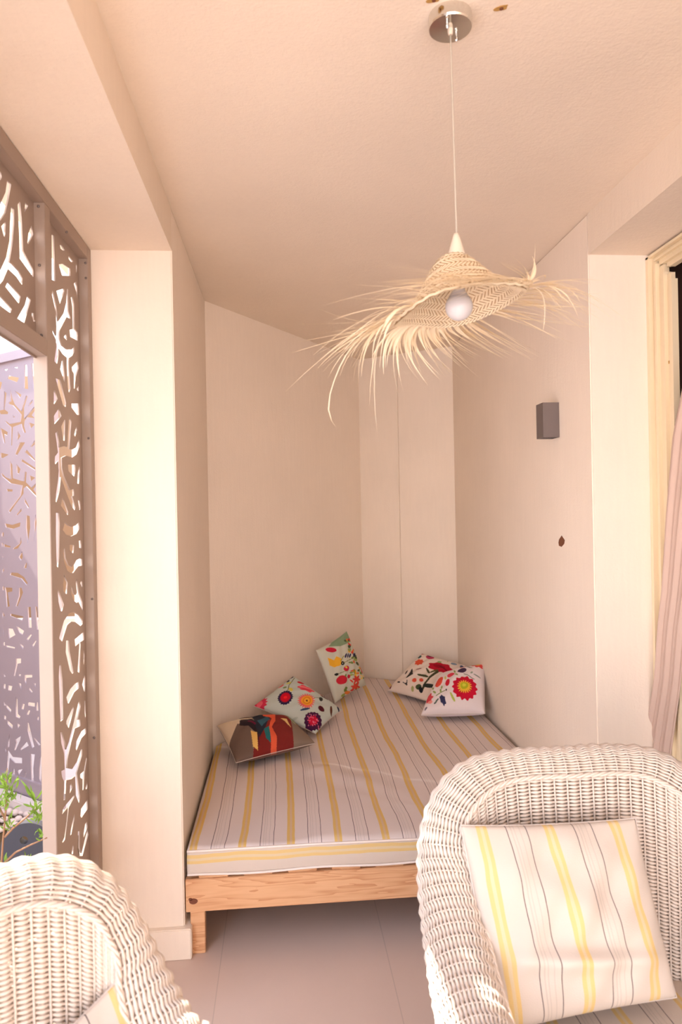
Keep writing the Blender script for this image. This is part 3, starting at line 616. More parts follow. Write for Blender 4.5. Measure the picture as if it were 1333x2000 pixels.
# aqua flowers
p2 = Paint((200, 208, 200), 5.127, 480, 1200)
p2.ell(145,915,66,60,(214,52,84),0,14,.14).ell(140,915,30,26,(236,104,120))
p2.ell(392,905,74,62,(52,40,74),0,18,.06).ell(392,905,50,42,(214,20,44),0,20,.1).ell(392,905,18,14,(250,40,50))
p2.ell(600,945,78,70,(244,112,100),0,22,.14).ell(605,945,56,48,(250,170,50)).ell(605,945,40,34,(232,130,40)).ell(605,945,28,24,(252,180,60)).ell(605,945,9,8,(110,50,30))
p2.ell(672,1110,84,66,(74,28,66),10,16,.05).ell(672,1112,44,36,(212,30,66),0,12,.14)
p2.ell(600,808,82,36,(232,80,96),12,6,.12).line([(540,790),(660,800)], 5, (250,150,150)).line([(560,825),(640,830)], 4, (200,40,60)).ell(325,745,48,32,(230,70,90)).ell(320,745,18,12,(90,40,40))
p2.ell(550,730,38,22,(196,40,50),20).ell(765,830,56,22,(226,80,60),30).line([(490,660),(430,760),(412,850)], 4, (110,110,60))
for x, y in ((370,692),(400,680),(432,662),(462,648),(420,700)): p2.ell(x, y, 20, 11, (44,42,66), -40)
p2.ell(425,730,28,12,(214,206,90),-20).ell(445,825,20,30,(222,206,90),-20).ell(385,790,20,9,(120,140,90),-10)
p2.ell(748,912,20,22,(58,60,56)).ell(750,1010,32,22,(84,24,36),25).ell(850,1000,12,38,(96,52,34)).ell(785,880,44,9,(90,30,40),30).ell(900,900,10,30,(70,70,50),-30).ell(925,960,10,26,(50,50,80),-20).ell(880,870,9,24,(90,60,50),40)
p2.ell(590,1022,48,8,(60,80,110),-12).ell(500,1080,26,8,(180,190,180)).line([(680,915),(730,905)], 3, (120,120,90))
for _ in range(26): p2.ell(rp.uniform(620,730), rp.uniform(1065,1160), 5, 5, (230,120,150))
# meadow
p3 = Paint((214, 212, 194), 5.127, 480, 1200)
p3.poly([(800,330),(1000,150),(1060,260),(900,330)], (140, 162, 128)).ell(815,365,42,25,(206,34,62),10)
p3.poly([(780,440),(830,470),(850,430),(890,460),(880,520),(840,540),(800,520)], (250, 186, 56)).line([(880,480),(920,430)], 4, (150,150,60))
for dx in (-22, 0, 22): p3.ell(960+dx, 425, 8, 24, (50,48,84), 20)
p3.ell(1040,420,26,26,(52,48,84),0,7,.3).ell(900,502,18,20,(28,34,40)).ell(900,502,6,7,(214,212,194)).ell(940,555,28,28,(216,50,74)).ell(858,610,14,14,(34,36,34)).ell(905,665,44,44,(216,44,62))
p3.line([(915,495),(1010,450)], 3, (130,130,60)).line([(870,605),(930,580)], 3, (120,120,60)).line([(950,640),(1060,600)], 3, (110,120,70))
for _ in range(150):
    x = rp.uniform(930, 1190); y = rp.uniform(250, 860)
    if x < 960+.12*(y-250)*.6 and rp.random() < .8: continue
    p3.ell(x, y, rp.uniform(8, 24), rp.uniform(7, 16), rp.choice([(240,120,50),(246,180,60),(226,60,50),(120,140,70),(80,90,60),(250,210,90),(206,40,60),(160,170,90)]), rp.uniform(0, 180))
p3.ell(1080,340,12,46,(214,44,60),-12).ell(1125,540,14,60,(220,60,50),-8).ell(975,840,28,20,(40,40,70)).ell(985,790,34,16,(240,140,70)).ell(1055,660,40,34,(222,70,60),0,6,.3).ell(1055,730,44,30,(226,80,60),0,6,.3)
# poppies
p4 = Paint((236, 218, 204), 5.554, 740, 1250)
p4.ell(700,355,118,56,(190,24,48),6,7,.10).ell(690,345,60,20,(150,14,36),8).line([(700,340),(760,380)], 6, (120,10,30)).line([(680,410),(590,470),(505,590)], 9, (70,66,44)).ell(520,455,60,14,(74,74,46),12).ell(580,550,58,17,(48,52,46),-6)
p4.ell(575,405,12,36,(70,70,44),-30).ell(640,410,50,10,(90,86,50),-20).ell(470,292,50,38,(222,86,58),0,7,.12).ell(580,222,46,32,(196,66,96),20).ell(570,195,26,22,(110,26,56)).ell(460,210,24,26,(56,80,84)).ell(490,165,30,9,(170,60,50))
for k in range(9): p4.line([(335+k*6, 470-k*9), (415-k*2, 440-k*8)], 4, (56, 52, 48))
for k in range(5): p4.line([(300+k*10, 510+k*8), (345, 540-k*12)], 4, (50, 44, 46))
p4.ell(475,382,34,7,(130,40,50),-10).ell(428,500,26,20,(226,92,66)).ell(505,503,22,17,(220,86,62)).ell(470,565,34,24,(70,84,56)).ell(490,590,20,24,(34,34,40)).ell(245,500,20,9,(40,30,40),20).ell(835,292,30,16,(130,150,170)).ell(910,310,18,20,(90,100,130)).ell(900,375,44,26,(232,140,120),0,6,.2)
p4.ell(140,525,12,24,(120,40,60),20).ell(400,575,16,26,(170,170,110)).ell(690,285,22,14,(150,170,110)).ell(770,250,8,30,(210,190,140)).ell(330,400,26,8,(80,60,50),-50).ell(870,240,22,10,(200,120,90),10)
# big red bloom
p5 = Paint((236, 222, 220), 5.554, 740, 1250)
p5.ell(950,625,128,112,(206,24,54),0,14,.07).ell(950,620,66,54,(238,190,60),0,18,.2).ell(948,612,42,34,(186,186,40)).ell(946,606,20,16,(220,214,70)).ell(1085,322,64,46,(228,78,72),0,7,.2).ell(1082,318,24,20,(226,190,60))
p5.ell(670,552,34,66,(226,84,66),30).ell(800,487,44,26,(222,66,84),-30).ell(765,577,24,42,(206,36,56),10).ell(920,432,50,30,(70,50,74),-20).ell(555,702,44,42,(218,74,84),0,6,.2).ell(712,740,26,44,(58,58,90),-35,6,.1)
p5.ell(820,720,12,44,(180,190,90),-35).line([(940,470),(1050,530)], 4, (110,110,90)).ell(1000,380,34,7,(120,120,110),15).ell(1080,482,40,8,(150,150,140),20).ell(1025,460,16,10,(150,160,140),-40).line([(620,760),(660,730)], 6, (90,90,90)).line([(640,700),(740,660)], 4, (130,140,90))
for x, y in ((700,620),(620,660),(840,440),(860,490),(600,610),(690,660)): p5.ell(x, y, 22, 10, (150, 164, 90), rp.uniform(0, 90))
p5.ell(520,790,18,8,(120,110,120),-30).ell(640,745,8,22,(100,110,100),40).ell(752,655,7,12,(40,30,30)).ell(930,370,40,14,(232,130,110),-20).ell(740,520,12,18,(210,200,120)).ell(570,745,28,14,(240,150,140))
m = lambda px, z: at(px, 2, z); yy = lambda px, y: at(px, 1, y)
G = 'patterned cushions at the head of the mattress'
q1 = [(461,1490),(616,1452),(562,1400),(424,1418)]
c1 = pillow('cushion', [m(q1[0], .425), m(q1[1], .43), m(q1[2], .475), m(q1[3], .48)], .068, 150, M_print, .04, (q1, p1, (120, 100, 90)), seed=1)
tag(c1, 'brown and maroon cushion with an abstract orange and teal print, nearest the left wall', 'cushion', G)
q2 = [(496,1379),(617,1433),(668,1387),(573,1321)]
c2 = pillow('cushion', [yy(q2[0], 3.62), m(q2[1], .405), m(q2[2], .42), yy(q2[3], 3.86)], .05, 150, M_print, .05, (q2, p2, (214, 196, 190)), seed=2)
tag(c2, 'pale aqua cushion printed with round pink, red and orange flowers', 'cushion', G)
q3 = [(655,1373),(715,1338),(677,1233),(618,1270)]
c3 = pillow('cushion', [m(q3[0], .395), m(q3[1], .42), yy(q3[2], 4.30), yy(q3[3], 4.0)], .05, 150, M_print, .05, (q3, p3, (206, 198, 182)), seed=3)
tag(c3, 'upright cushion with yellow, orange and red meadow flowers, propped against the diagonal wall', 'cushion', G)
q4 = [(757,1349),(845,1374),(910,1300),(825,1277)]
c4 = pillow('cushion', [m(q4[0], .395), m(q4[1], .40), yy(q4[2], 4.18), yy(q4[3], 4.36)], .05, 150, M_print, .05, (q4, p4, (226, 208, 200)), seed=4)
tag(c4, 'cream cushion with a dark red poppy on a stem, behind the red bloom cushion', 'cushion', G)
q5 = [(823,1397),(948,1394),(948,1300),(856,1322)]
c5 = pillow('cushion', [m(q5[0], .405), m(q5[1], .43), yy(q5[2], 3.84), yy(q5[3], 3.93)], .072, 150, M_print, .02, (q5, p5, (226, 212, 216)), pw=.35, seed=5)
tag(c5, 'white cushion with one large red bloom, against the right wall', 'cushion', G)

# ------------------------------------------------------------------ wicker armchair
def catmull(P, n):
    P = np.array(P, float); P = np.vstack([2*P[0]-P[1], P, 2*P[-1]-P[-2]]); out = []
    for i in range(1, len(P)-2):
        for t in np.linspace(0, 1, 12, endpoint=False):
            a, b, c, d = P[i-1], P[i], P[i+1], P[i+2]
            out.append(.5*((2*b)+(-a+c)*t+(2*a-5*b+4*c-d)*t*t+(-a+3*b-3*c+d)*t**3))
    out.append(P[-2]); out = np.array(out); s = np.r_[0, np.cumsum(np.linalg.norm(np.diff(out, axis=0), axis=1))]
    q = np.linspace(0, s[-1], n); return np.stack([np.interp(q, s, out[:, k]) for k in range(3)], 1), s[-1]
half = [(0, .325, .885), (.11, .325, .885), (.19, .32, .872), (.25, .305, .835), (.288, .28, .77), (.305, .235, .70), (.312, .16, .635), (.318, .06, .585), (.322, -.05, .555), (.322, -.16, .545), (.318, -.245, .525), (.308, -.295, .47), (.302, -.305, .38), (.30, -.30, .27), (.30, -.295, .13)]
full = [(-x, y, z) for x, y, z in half[:0:-1]]+half
STK = .030
_, LEN = catmull(full, 10); NSTK = int(LEN/STK); SUB = 6; NS = NSTK*SUB+1
CP, LEN = catmull(full, NS)
TG = np.gradient(CP, axis=0); TG /= np.linalg.norm(TG, axis=1)[:, None]
Wd = CP-np.array([0, -.08, .32]); U1 = Wd-(Wd*TG).sum(1)[:, None]*TG; U1 /= np.linalg.norm(U1, axis=1)[:, None]; V1 = np.cross(TG, U1)
def weave(name, P, N, parent, ph0=0, rn=.0024, rt=.0031, amp=.0026, rdg=.0024):
    """P, N: (Nt, Ns, 3) strand centre lines and normals; strands run along axis 1"""
    Nt, Ns = P.shape[:2]; i = np.arange(Ns)/SUB; j = np.arange(Nt)[:, None]
    off = amp*np.cos(PI*i[None, :]+PI*(j % 2)+ph0)*.18+rdg*np.cos(2*PI*i)[None, :]+0*j
    C = P+N*off[..., None]; Tn = np.gradient(P, axis=1); Tn /= np.linalg.norm(Tn, axis=2)[..., None]+1e-9; Bn = np.cross(N, Tn)
    pit = np.linalg.norm(np.gradient(P, axis=0), axis=2)[..., None]        # the strands close up between the ribs and open on them
    rt_ = np.minimum(pit*(.53-.22*(.5+.5*np.cos(2*PI*i)))[None, :, None], .0048)
    R_ = [C+N*rn, C+Bn*rt_, C-N*rn, C-Bn*rt_]; V = np.stack(R_, 2).reshape(-1, 3)
    k = np.arange(4); a = (np.arange(Nt)[:, None, None]*Ns+np.arange(Ns-1)[None, :, None])*4
    f = np.stack([a+k, a+(k+1) % 4, a+4+(k+1) % 4, a+4+k], -1).reshape(-1, 4)
    # stakes
    SV = []; SF = []; b0 = len(V)
    for s_ in range(0, Ns, SUB):
        path = P[:, s_]; n_ = N[:, s_]; t_ = np.gradient(path, axis=0); t_ /= np.linalg.norm(t_, axis=1)[:, None]+1e-9; bb = np.cross(n_, t_)
        st = max(1, Nt//14); sel = list(range(0, Nt, st))+([Nt-1] if (Nt-1) % st else [])
        for q, z in enumerate(sel):
            for d in (n_[z], bb[z], -n_[z], -bb[z]): SV.append(path[z]+d*.0022)
            if q:
                o0 = b0+len(SV)-8
                for kk in range(4): SF.append((o0+kk, o0+(kk+1) % 4, o0+4+(kk+1) % 4, o0+4+kk))
    V = np.vstack([V, SV]); me = bpy.data.meshes.new(name); F = f.tolist()+SF
    me.vertices.add(len(V)); me.vertices.foreach_set('co', V.astype(np.float32).ravel()); nf = len(F)
    me.loops.add(nf*4); me.loops.foreach_set('vertex_index', np.array(F, np.int32).ravel()); me.polygons.add(nf); me.polygons.foreach_set('loop_start', np.arange(0, nf*4, 4, dtype=np.int32))
    me.update(calc_edges=True); me.validate()
    return link(name, me, M_wicker, parent, True)
RR = (.049+.016*np.clip((np.abs(CP[:, 0])-.14)/.14, 0, 1))[:, None]
chair = thing('wicker_armchair', 'white wicker armchair on the right with a sunlit left arm and a striped back cushion', 'armchair', (.652, 1.262, 0), R(0), 'white wicker armchairs in the foreground')
phis = np.arange(R(-150), R(124), .0074/.058)
dirs = np.cos(phis)[:, None, None]*U1[None]+np.sin(phis)[:, None, None]*V1[None]
weave('rolled_edge', CP[None]+dirs*RR, dirs, chair, rdg=.0020)
ia, oa = R(124), R(-150)
IN = CP+(math.cos(ia)*U1+math.sin(ia)*V1)*RR; OUT = CP+(math.cos(oa)*U1+math.sin(oa)*V1)*RR
sel = np.where((CP[:, 2] > .50) | (CP[:, 1] > -.2))[0]; s0, s1 = sel[0], sel[-1]; s0 -= s0 % SUB; s1 += (SUB-s1 % SUB) % SUB
def shell(name, top, zb, fx, fy, sgn_, bulge=.0):
    T0 = top[s0:s1+1]; Bt = T0.copy(); Bt[:, 0] *= fx; Bt[:, 1] = np.where(Bt[:, 1] > 0, Bt[:, 1]*fy, Bt[:, 1]); Bt[:, 2] = zb
    Lm = (T0[:, 2].max()-zb); nt_ = int(Lm/.0078); t = np.linspace(.0, 1, nt_)
    # rows stay level: each stake runs straight down, rows meet the roll where it passes
    P = T0[None]*(1-t[:, None, None])+Bt[None]*t[:, None, None]
    P[..., 2] = T0[None, :, 2]*(1-t[:, None])+zb*t[:, None]
    dS = np.gradient(P, axis=1); dT = np.gradient(P, axis=0); N = np.cross(dS, dT); N /= np.linalg.norm(N, axis=2)[..., None]+1e-9
    return weave(name, P, N*sgn_, chair)
shell('inner_weave', IN, .34, .90, .82, 1); shell('outer_weave', OUT, .10, .97, .93, -1)
# braid at the inner edge of the roll
bm = bmesh.new()
for ph in (0, 2*PI/3, 4*PI/3):
    pts = [IN[i]+(V1[i]*math.cos(i*.55+ph)+U1[i]*math.sin(i*.55+ph))*.0032+V1[i]*.002 for i in range(s0, s1+1)]
    tube(bm, pts, .0031, 5)
bmo('braid_trim', bm, M_wicker, chair, True)
# front skirt
gx = np.linspace(-.27, .27, 18*SUB+1); zz = np.linspace(.35, .12, 30)
P = np.stack(np.broadcast_arrays(gx[None, :], np.full((30, 1), -.285), zz[:, None]), -1).astype(float); N = np.zeros_like(P); N[..., 1] = -1
weave('front_skirt', P, N, chair)
box('seat', (-.27, -.28, .325), (.27, .27, .35), M_wicker, chair, .004)
for x, y in ((-.27, -.27), (.27, -.27), (-.25, .27), (.25, .27)):
    bm = bmesh.new(); tube(bm, [(x, y, 0), (x, y, .33)], .02, 12)
    for k in range(9): tube(bm, [(x+.021*math.cos(a), y+.021*math.sin(a), .01+.012*k) for a in [2*PI*q/12 for q in range(13)]], .005, 5)
    bmo('leg', bm, M_wicker, chair, True)
LC = (-.340, .845, 0); LR = R(44)
dup(chair, LC, LR, 'white wicker armchair at the lower left, turned away beside the doorway, its top sunlit')

# cushions of the chairs
def seat_cushion():
    n = 40; V = []; F = []
    g = np.linspace(-1, 1, n+1); U, Vv = np.meshgrid(g, g); hx, hy = .245, .245
    H = .045+.018*((1-U**4)*(1-Vv**4))**.6; Hb = .045
    sq = lambda a, b: a*(1-.03*(1-b*b))
    X = hx*sq(U, Vv); Y = hy*sq(Vv, U); e = np.maximum(abs(U), abs(Vv)); H = H-.02*np.clip((e-.92)/.08, 0, 1)**2
    idx = np.arange((n+1)**2).reshape(n+1, n+1)
    V = np.vstack([np.stack([X, Y, H], -1).reshape(-1, 3), np.stack([X, Y, -Hb+0*H], -1).reshape(-1, 3)]); m0 = (n+1)**2
    for j in range(n):
        for i in range(n): F.append((idx[j, i], idx[j, i+1], idx[j+1, i+1], idx[j+1, i])); F.append((m0+idx[j, i], m0+idx[j+1, i], m0+idx[j+1, i+1], m0+idx[j, i+1]))
    b = [(0, i) for i in range(n)]+[(j, n) for j in range(n)]+[(n, i) for i in range(n, 0, -1)]+[(j, 0) for j in range(n, 0, -1)]
    for p, q in zip(b, b[1:]+b[:1]): F.append((idx[q], idx[p], m0+idx[p], m0+idx[q]))
    me = bpy.data.meshes.new('seat_cushion'); me.from_pydata(V.tolist(), [], [tuple(int(x) for x in f) for f in F]); me.update(); uv = me.uv_layers.new(name='UVMap')
    for l in me.loops: v = V[l.vertex_index]; uv.data[l.index].uv = (v[0]+.3-(v[2]-.045)*.5, v[1])
    o = link('seat_cushion', me, M_str2, None, True)
    bm = bmesh.new(); tube(bm, [(*V[idx[p]][:2], V[idx[p]][2]) for p in b+b[:1]], .003, 5); bmo('piping', bm, M_piping, o, True); return o
scu = seat_cushion(); scu.location = (.662, 1.262-.01, .35+.046)
tag(scu, 'yellow striped seat cushion on the right wicker armchair', 'cushion', 'striped seat cushions')
s2 = scu.copy(); COL.objects.link(s2); s2.location = (LC[0], LC[1], .396); s2.rotation_euler = (0, 0, LR); s2['label'] = 'yellow striped seat cushion on the left wicker armchair'
for ch in scu.children: c = ch.copy(); COL.objects.link(c); c.parent = s2
pw_ = pillow('back_cushion', [at((965, 2020), 2, .485), at((1322, 1948), 2, .51), at((1242, 1598), 1, 1.47), at((900, 1612), 1, 1.475)], .06, 90, M_str2, .03, None, sag=1, wr=.006, seed=7)
tag(pw_, 'yellow striped back cushion propped in the right wicker armchair', 'cushion', 'striped back cushions')
pw2 = pillow('back_cushion', [(-.38, .78, .45), (-.13, 1.0, .46), at((240, 1905), 1, 1.19), (-.54, .96, .61)], .05, 90, M_str2, .03, None, sag=1, wr=.006, seed=9)
tag(pw2, 'yellow striped back cushion slumped in the left wicker armchair', 'cushion', 'striped back cushions')

# ------------------------------------------------------------------ pendant lamp
LX, LY = .381, 1.44
lamp = thing('pendant_lamp', 'palm straw pendant lamp with a wild fringe and round white bulb', 'lamp', (LX, LY, HC))
def lp(o): o.parent = lamp; o.matrix_parent_inverse = Matrix.Translation((-LX, -LY, -HC)); return o
cc = at((880, 42), 2, HC-.012); CXX, CYY = cc[0], cc[1]
bm = bmesh.new(); lathe(bm, [(0, 0), (.0455, 0), (.046, -.004), (.046, -.024), (.0445, -.0275), (0, -.028)], (CXX, CYY, HC), 48); can = lp(bmo('ceiling_canopy', bm, M_chrome, None, False))
for dx, dy in ((-.012, -.022), (.017, .016)):
    bm = bmesh.new(); lathe(bm, [(0, -.028), (.0025, -.028), (.0025, -.034), (.0035, -.036), (.0035, -.040), (.0015, -.043), (0, -.043)], (CXX+dx, CYY+dy, HC), 10)
    s = bmo('canopy_screw', bm, M_chrome); s.parent = can; s.matrix_parent_inverse = Matrix.Translation((0, 0, 0))
bm = bmesh.new(); lathe(bm, [(0, -.027), (.006, -.027), (.0055, -.036), (.004, -.04), (0, -.041)], (CXX, CYY, HC), 16); s = bmo('cord_grip', bm, M_cup); s.parent = can
zc = 2.078; zcb = 2.028
bm = bmesh.new(); tube(bm, [(CXX+(LX-.002-CXX)*t, CYY+(LY-CYY)*t, HC-.035+(zc-HC+.03)*t) for t in np.linspace(0, 1, 12)], .0021, 8); lp(bmo('cord', bm, M_cord, None, True))
bm = bmesh.new(); lathe(bm, [(0, zc+.004), (.005, zc+.003), (.0075, zc-.004), (.0205, zcb+.002), (.0205, zcb), (.018, zcb), (.012, zcb+.01), (.0, zcb+.012)], (LX-.003, LY, 0), 32); lp(bmo('socket_cup', bm, M_cup, None, True))
bm = bmesh.new(); lathe(bm, [(.0, 1.962), (.012, 1.962), (.012, 2.035), (0, 2.035)], (LX, LY, 0), 20); lp(bmo('bulb_holder', bm, M_cup, None, True))
bm = bmesh.new(); bmesh.ops.create_uvsphere(bm, u_segments=32, v_segments=20, radius=.029, matrix=Matrix.Translation((LX, LY, 1.927))); lathe(bm, [(.024, 1.942), (.013, 1.962), (.013, 1.972)], (LX, LY, 0), 24); lp(bmo('light_bulb', bm, M_bulb, None, True))
# shade: tilted woven cone
tilt = Matrix.Rotation(R(-11), 4, 'Y'); RC = Vector((LX+.003, LY-.0, 1.932))
prof = [(.021, .100), (.032, .094), (.046, .080), (.060, .062), (.074, .044), (.090, .028), (.108, .014), (.126, .004), (.142, -.004)]
def sh(r, z, a, lift=0):
    rr_ = r*(1+.03*math.sin(2*a+.5)+.02*math.sin(5*a)); zz_ = z+.006*math.sin(3*a+1)*(r/.14)
    return RC+tilt @ Vector((rr_*math.cos(a), rr_*math.sin(a), zz_))
bm = bmesh.new(); seg = 96; rings = [[bm.verts.new(sh(r, z, 2*PI*k/seg)) for k in range(seg)] for r, z in prof]
for A_, Bq in zip(rings, rings[1:]):
    for k in range(seg): bm.faces.new((A_[k], A_[(k+1) % seg], Bq[(k+1) % seg], Bq[k]))
shade = lp(bmo('woven_shade', bm, M_palm2, None, True)); md = shade.modifiers.new('thickness', 'SOLIDIFY'); md.thickness = .0022; md.offset = 0
# herringbone plait lying on the shade, inside and out
bm = bmesh.new()
def prof_at(s):
    ss = np.linspace(0, 1, len(prof)); return float(np.interp(s, ss, [p[0] for p in prof])), float(np.interp(s, ss, [p[1] for p in prof]))
rws = 12
for rr_i in range(rws):
    s_a, s_b = rr_i/rws, (rr_i+1.15)/rws
    r_m = prof_at((s_a+s_b)/2)[0]; cnt = max(12, int(2*PI*r_m/.0092)); sk = 1 if rr_i % 2 else -1
    for k in range(cnt):
        a0 = 2*PI*k/cnt; da = 2*PI/cnt; skew = sk*.9*da
        for side in (1, -1):
            q = []
            for (ss, aa, w) in ((s_a, a0-skew, .42), (s_a, a0-skew+da*.74, .42), (s_b, a0+skew+da*.74, .42), (s_b, a0+skew, .42)):
                r, z = prof_at(min(1, ss)); p = sh(r, z, aa); h = (.0024 if ss == s_a else .0042)*side; q.append(p+tilt @ Vector((0, 0, h))+tilt @ Vector((math.cos(aa), math.sin(aa), 0))*h*.5)
            mid = [(q[0]+q[1])/2+tilt @ Vector((0, 0, .0012*side)), (q[2]+q[3])/2+tilt @ Vector((0, 0, .0012*side))]
            v = [bm.verts.new(p) for p in (q[0], mid[0], q[1], q[2], mid[1], q[3])]
            bm.faces.new((v[0], v[1], v[4], v[5])); bm.faces.new((v[1], v[2], v[3], v[4]))
pt = bmo('plaited_bands', bm, M_palm); pt.parent = shade; pt.matrix_parent_inverse = Matrix.Identity(4)
# rim cord
bm = bmesh.new(); tube(bm, [sh(.143, -.004+.0015*math.sin(30*a), a) for a in np.linspace(0, 2*PI, 97)], .003, 6, False); pr = bmo('rim_cord', bm, M_palm, None, True); pr.parent = shade
# fringe
bm = bmesh.new(); fr = random.Random(21)
def strip(a, tip, w=.0042, curl=.5, lift=0.0, hook=None):
    p0 = sh(.140, -.003, a); out = tilt @ Vector((math.cos(a), math.sin(a), 0)); tip = Vector(tip); L = (tip-p0).length
    c = p0+out*L*curl+Vector((0, 0, lift)); pts = []
    n = 9
    for k in range(n+1):
        t = k/n; pts.append(p0*(1-t)**2+c*2*t*(1-t)+tip*t*t)
    if hook: pts += [tip+Vector(h) for h in hook]
    prev = None; N_ = len(pts); tw = fr.uniform(-.8, .8)
    for k, p in enumerate(pts):
        tg = (pts[min(k+1, N_-1)]-pts[max(k-1, 0)]).normalized(); s_ = tg.cross(Vector((math.sin(tw), .3*math.cos(tw)-.5, math.cos(tw)))).normalized(); n_ = tg.cross(s_)
        t = k/(N_-1); ww = w*(.75+.5*math.sin(PI*min(1, t*1.4)))*max(.07, (1-t)**.45)*1.12
        cur = [bm.verts.new(p-s_*ww*.5), bm.verts.new(p+n_*ww*.18), bm.verts.new(p+s_*ww*.5)]
        if prev: bm.faces.new((prev[0], prev[1], cur[1], cur[0])); bm.faces.new((prev[1], prev[2], cur[2], cur[1]))
        prev = cur
def tp(px, y): return at(px, 1, y)
g_ = fr.gauss
# long ones on the left, thrown out and hanging
for px, w, cu in [((558,765),.0065,.35),((568,690),.005,.5),((572,633),.004,.4),((600,655),.004,.5),((580,668),.004,.5),((640,740),.004,.5),((738,853),.006,.55),((676,700),.004,.5),((620,720),.003,.5),((700,760),.003,.5),((722,790),.0035,.5),((664,735),.0035,.5),((618,600),.005,.5),((690,745),.0045,.5),((650,690),.005,.5),((706,735),.005,.4),((742,720),.005,.4),((735,760),.0035,.5)]:
    strip(R(180+g_(0, 22)), tp(px, LY+g_(-.02, .05)), w, cu)
strip(R(186), tp((645, 770), LY-.04), .0065, .5, 0, [Vector(tp((642, 800), LY-.04))-Vector(tp((645, 770), LY-.04)), Vector(tp((648, 822), LY-.04))-Vector(tp((645, 770), LY-.04)), Vector(tp((658, 836), LY-.04))-Vector(tp((645, 770), LY-.04))])
for _ in range(34): strip(R(fr.uniform(140, 215)), tp((fr.uniform(610, 720), 640+fr.uniform(0, 90)), LY+g_(0, .05)), fr.uniform(.003, .0055), fr.uniform(.3, .6))
# right side, combed out level
for px in [(1237,637),(1182,572),(1160,548),(1120,548),(1155,600),(1200,625),(1140,650),(1100,640),(1180,590),(1150,575),(1130,620),(1195,640),(1090,665),(1060,655)]:
    strip(R(g_(5, 22)), tp(px, LY+g_(0, .05)), fr.uniform(.0035, .006), .5)
for _ in range(46):
    a = fr.uniform(-30, 50); strip(R(a), tp((fr.uniform(1080, 1190), 598+a*.9+g_(0, 14)), LY+.12*math.sin(R(a))+g_(0, .02)), fr.uniform(.0045, .0075), fr.uniform(.5, .8))
# far side, falling toward the wall
for px, a in [((905,744),110),((860,742),116),((862,735),120),((836,752),125),((1000,690),75),((930,702),92),((962,690),85),((1035,688),65),((880,700),105),((812,735),130),((900,712),100),((790,770),128),((820,745),122),((985,700),80),((940,740),96),((783,785),130)]:
    strip(R(a), tp(px, LY+.22+g_(0, .02)), fr.uniform(.0065, .0095), .5)
for k in range(46):
    a = fr.uniform(55, 140); x = 900-(a-100)*4.2+g_(0, 12); strip(R(a), tp((x, 690+fr.uniform(-15, 50)*(1 if a > 85 else .3)), LY+.20+g_(0, .02)), fr.uniform(.005, .009), .5)
# near side, swept to the left over the crown
for px, a in [((620,600),-120),((765,543),-95),((780,565),-100),((700,600),-130),((690,640),-150),((720,585),-120),((755,580),-110),((650,625),-150)]:
    strip(R(a), tp(px, LY-.22+g_(0, .03)), fr.uniform(.003, .005), .35, .012)
for _ in range(44):
    a = fr.uniform(-150, -45); p0 = sh(.14, -.003, R(a)); L = fr.uniform(.08, .19)
    strip(R(a), p0+Vector((-L*.9, -L*.35+.0, fr.uniform(-.03, .012))), fr.uniform(.003, .005), .25, .006)
for _ in range(26):      # strands lying across the near rim, swept from right to left
    a = fr.uniform(-85, -25); strip(R(a), tp((fr.uniform(700, 850), fr.uniform(548, 606)), LY-.17+g_(0, .015)), fr.uniform(.003, .0055), .22, .006)
# curled tuft at the upper right
for px, cu in [((1046,474),.2),((1040,500),.3),((980,512),.3),((1000,500),.3),((985,520),.2),((1060,552),.5),((1010,505),.3),((996,514),.4),((1062,548),.6),((1024,520),.2),((965,508),.2)]:
    strip(R(fr.uniform(-42, -15)), tp(px, LY-.06+g_(0, .02)), fr.uniform(.004, .006), cu, .015)
lp(bmo('fringe', bm, M_palm, None, True))

# ------------------------------------------------------------------ wall lamp and wall marks
w0 = at((1093, 820), 0, XR-.001); zt_, zb_ = at((1080, 786), 1, w0[1])[2], at((1080, 854), 1, w0[1])[2]
sl = thing('wall_lamp', 'small dark grey box wall lamp on the right wall', 'wall lamp', (XR, w0[1]+.04, (zt_+zb_)/2))
bm = bmesh.new(); xf = w0[0]-.066; yb0, yb1 = w0[1], w0[1]+.072; t_ = .004
bx(bm, (xf, yb0, zb_), (xf+t_, yb1, zt_)); bx(bm, (xf+t_, yb0, zb_), (w0[0], yb0+t_, zt_)); bx(bm, (xf+t_, yb1-t_, zb_), (w0[0], yb1, zt_)); bx(bm, (w0[0]-t_, yb0+t_, zb_), (w0[0], yb1-t_, zt_))
o = bmo('housing', bm, M_sconce); o.parent = sl; o.matrix_parent_inverse = Matrix.Translation(-sl.location)
o = box('lens', (xf+t_, yb0+t_, zb_+.012), (w0[0]-t_, yb1-t_, zb_+.016), M_cup); o.parent = sl; o.matrix_parent_inverse = Matrix.Translation(-sl.location)
def blot(name, pts3, n, m, lab, cat, th=.0012):
    n = Vector(n); bm = bmesh.new(); a = [bm.verts.new(Vector(p)+n*th) for p in pts3]; b = [bm.verts.new(Vector(p)-n*.001) for p in pts3]; bm.faces.new(a); bm.faces.new(b[::-1]); k = len(a)
    for i in range(k): bm.faces.new((a[i], b[i], b[(i+1) % k], a[(i+1) % k]))
    return tag(bmo(name, bm, m), lab, cat)
blot('chipped_hole', [at(p, 0, XR) for p in ((1098,1046),(1104,1055),(1103,1062),(1098,1068),(1093,1066),(1092,1060),(1093,1054))], (-1, 0, 0), M_hole, 'small brown diamond-shaped chip in the right wall below the wall lamp', 'hole')
